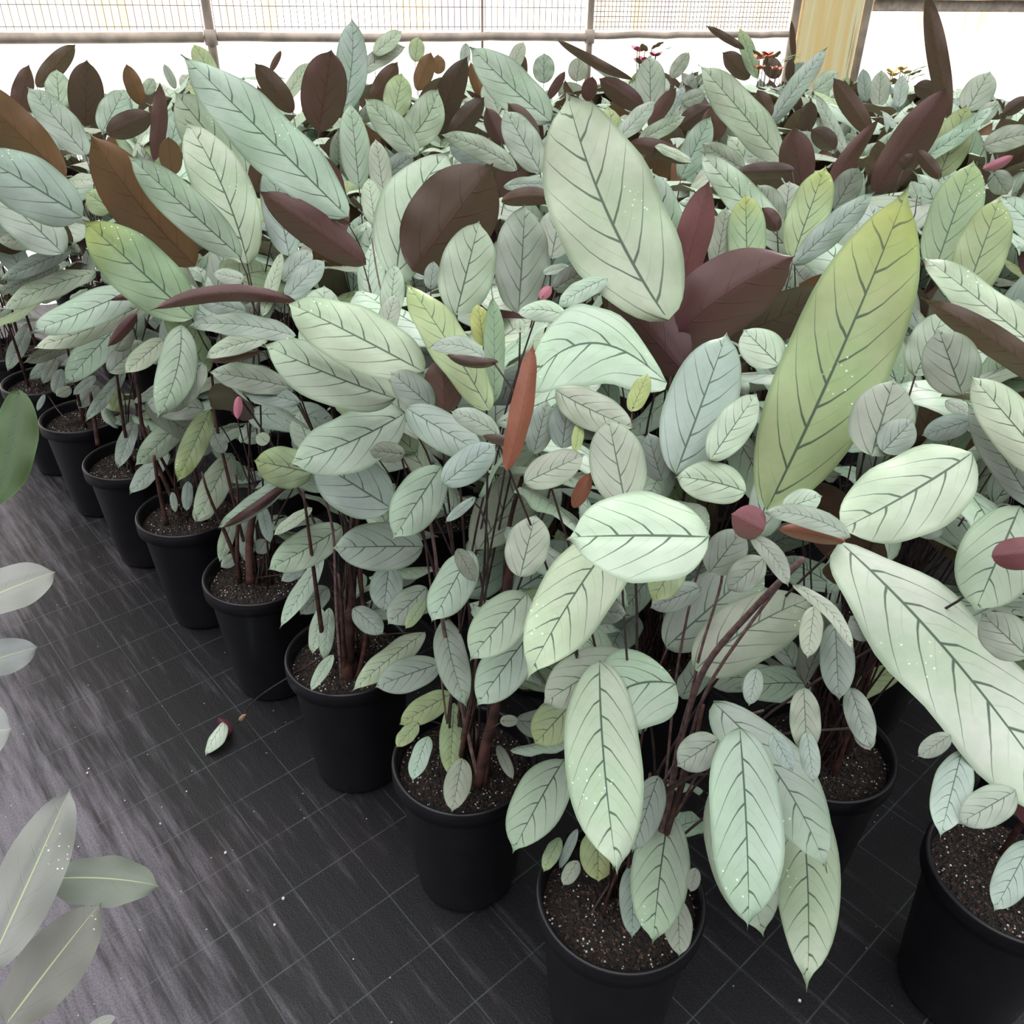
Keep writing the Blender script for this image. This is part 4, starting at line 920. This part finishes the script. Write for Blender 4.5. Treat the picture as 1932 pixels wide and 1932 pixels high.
# flowering plants by the end wall
def flower_plant(x, y, top, mt, label, seed):
    rg = random.Random(seed); P = empty('flowering_plant', (x, y, 0)); tag(P, label, 'potted plant')
    link(bpy.data.objects.new('pot', pot_me), P); link(bpy.data.objects.new('soil', soil_me), P)
    for k in range(9):
        th = k*.7+rg.random(); c = Vector((.05*math.cos(th), .05*math.sin(th), top-.05+rg.uniform(-.05, .03)))
        V, F = tube([Vector((0, 0, .30)), Vector((c.x*.3, c.y*.3, c.z*.6)), c], .002, 5); mesh_ob('stem', V, F, STEM, P)
        if k < 5:
            for q in range(5):
                a = q*1.257+rg.random(); e = Vector((math.cos(a), math.sin(a), .55)).normalized()
                me = leaf_mesh('petal', .042, .034, 0, .1, .2, mt, 5, 4, seed=q); o = bpy.data.objects.new('petal', me); link(o, P)
                o.matrix_local = frame_mat(c, e, Vector((0, 0, 1)))
        else:
            e = Vector((math.cos(th), math.sin(th), .4)).normalized(); o = bpy.data.objects.new('leaf', BANKF[k % 7]); link(o, P); o.color = (.12, .20, .06, 1)
            o.matrix_local = frame_mat(c, e, Vector((0, 0, 1))) @ Matrix.Scale(.35, 4)
flower_plant(.62, 4.75, 1.275, PINK, 'plant with pink flowers by the end wall right of the centre upright', 3)
flower_plant(1.28, 4.95, 1.24, PEACH, 'plant with peach pink flower spikes by the end wall, left of the wooden post', 4)
flower_plant(2.02, 5.1, 1.17, CREAM, 'plant with cream flower heads by the end wall, right of the wooden post', 5)
# bits on the floor
root = empty('fallen_leaf', (-.697, 1.40, .002)); tag(root, 'small fallen leaf, silver green and maroon, lying on the weed mat', 'fallen leaf')
o = bpy.data.objects.new('blade', leaf_mesh('blade', .085, .05, .006, .12, .25, LEAF_F, 14, 8, seed=77)); link(o, root); o.color = (.5, .6, .5, 1)
o.matrix_local = frame_mat(Vector((.02, .05, .035)), Vector((-.25, -.75, -.28)).normalized(), Vector((-.35, -.3, .9)))
o = bpy.data.objects.new('curled_edge', leaf_mesh('curled_edge', .06, .03, .0, .15, -.3, LEAF_B, 10, 6, seed=78)); link(o, root); o.color = (.12, .02, .04, 1); o['label'] = 'maroon curled half'
o.matrix_local = frame_mat(Vector((.0, .07, .03)), Vector((.5, -.75, -.3)).normalized(), Vector((.3, .3, -.9)))
pts = spline([(-.36, 1.36, .36), (-.42, 1.33, .33), (-.55, 1.37, .20), (-.63, 1.44, .06), (-.655, 1.47, .012)])
P = plants[2][0]; V, F = tube(pts, .0016, 6); st = mesh_ob('dry_stalk', [v-Vector(P.location) for v in V], F, STEM, P); st['label'] = 'thin dry flower stalk leaning to the floor'
V, F = tube(spline([(-.605, 1.415, .10), (-.622, 1.433, .07), (-.638, 1.45, .045)]), lambda t: .001+.006*math.sin(math.pi*t), 8); mesh_ob('spent_bud', [v-Vector(P.location) for v in V], F, TAN, P)
rg = random.Random(9); pm = None
for i in range(26):
    if i < 13: c = Vector((-.05, .86, 0))+Vector((rg.uniform(-.4, 1.0), rg.uniform(-.25, .25), 0))
    else: c = Vector((-.5, 1.2, 0))+Vector((rg.uniform(-.5, .4), rg.uniform(-.3, .3), 0))
    bm = bmesh.new(); bmesh.ops.create_icosphere(bm, subdivisions=2, radius=.0024)
    for v in bm.verts: v.co *= rg.uniform(.7, 1.2)
    if pm is None or i % 7 == 0:
        pm = bpy.data.meshes.new('perlite_crumb'); bm.to_mesh(pm); pm.materials.append(PERL)
    bm.free(); o = bpy.data.objects.new('perlite_crumb', pm); COL.objects.link(o); o.location = c+Vector((0, 0, .002)); s = rg.uniform(.6, 1.4); o.scale = (s, s, s)
    tag(o, 'tiny white perlite crumb scattered on the black weed mat', 'crumb', 'perlite crumbs on the weed mat')
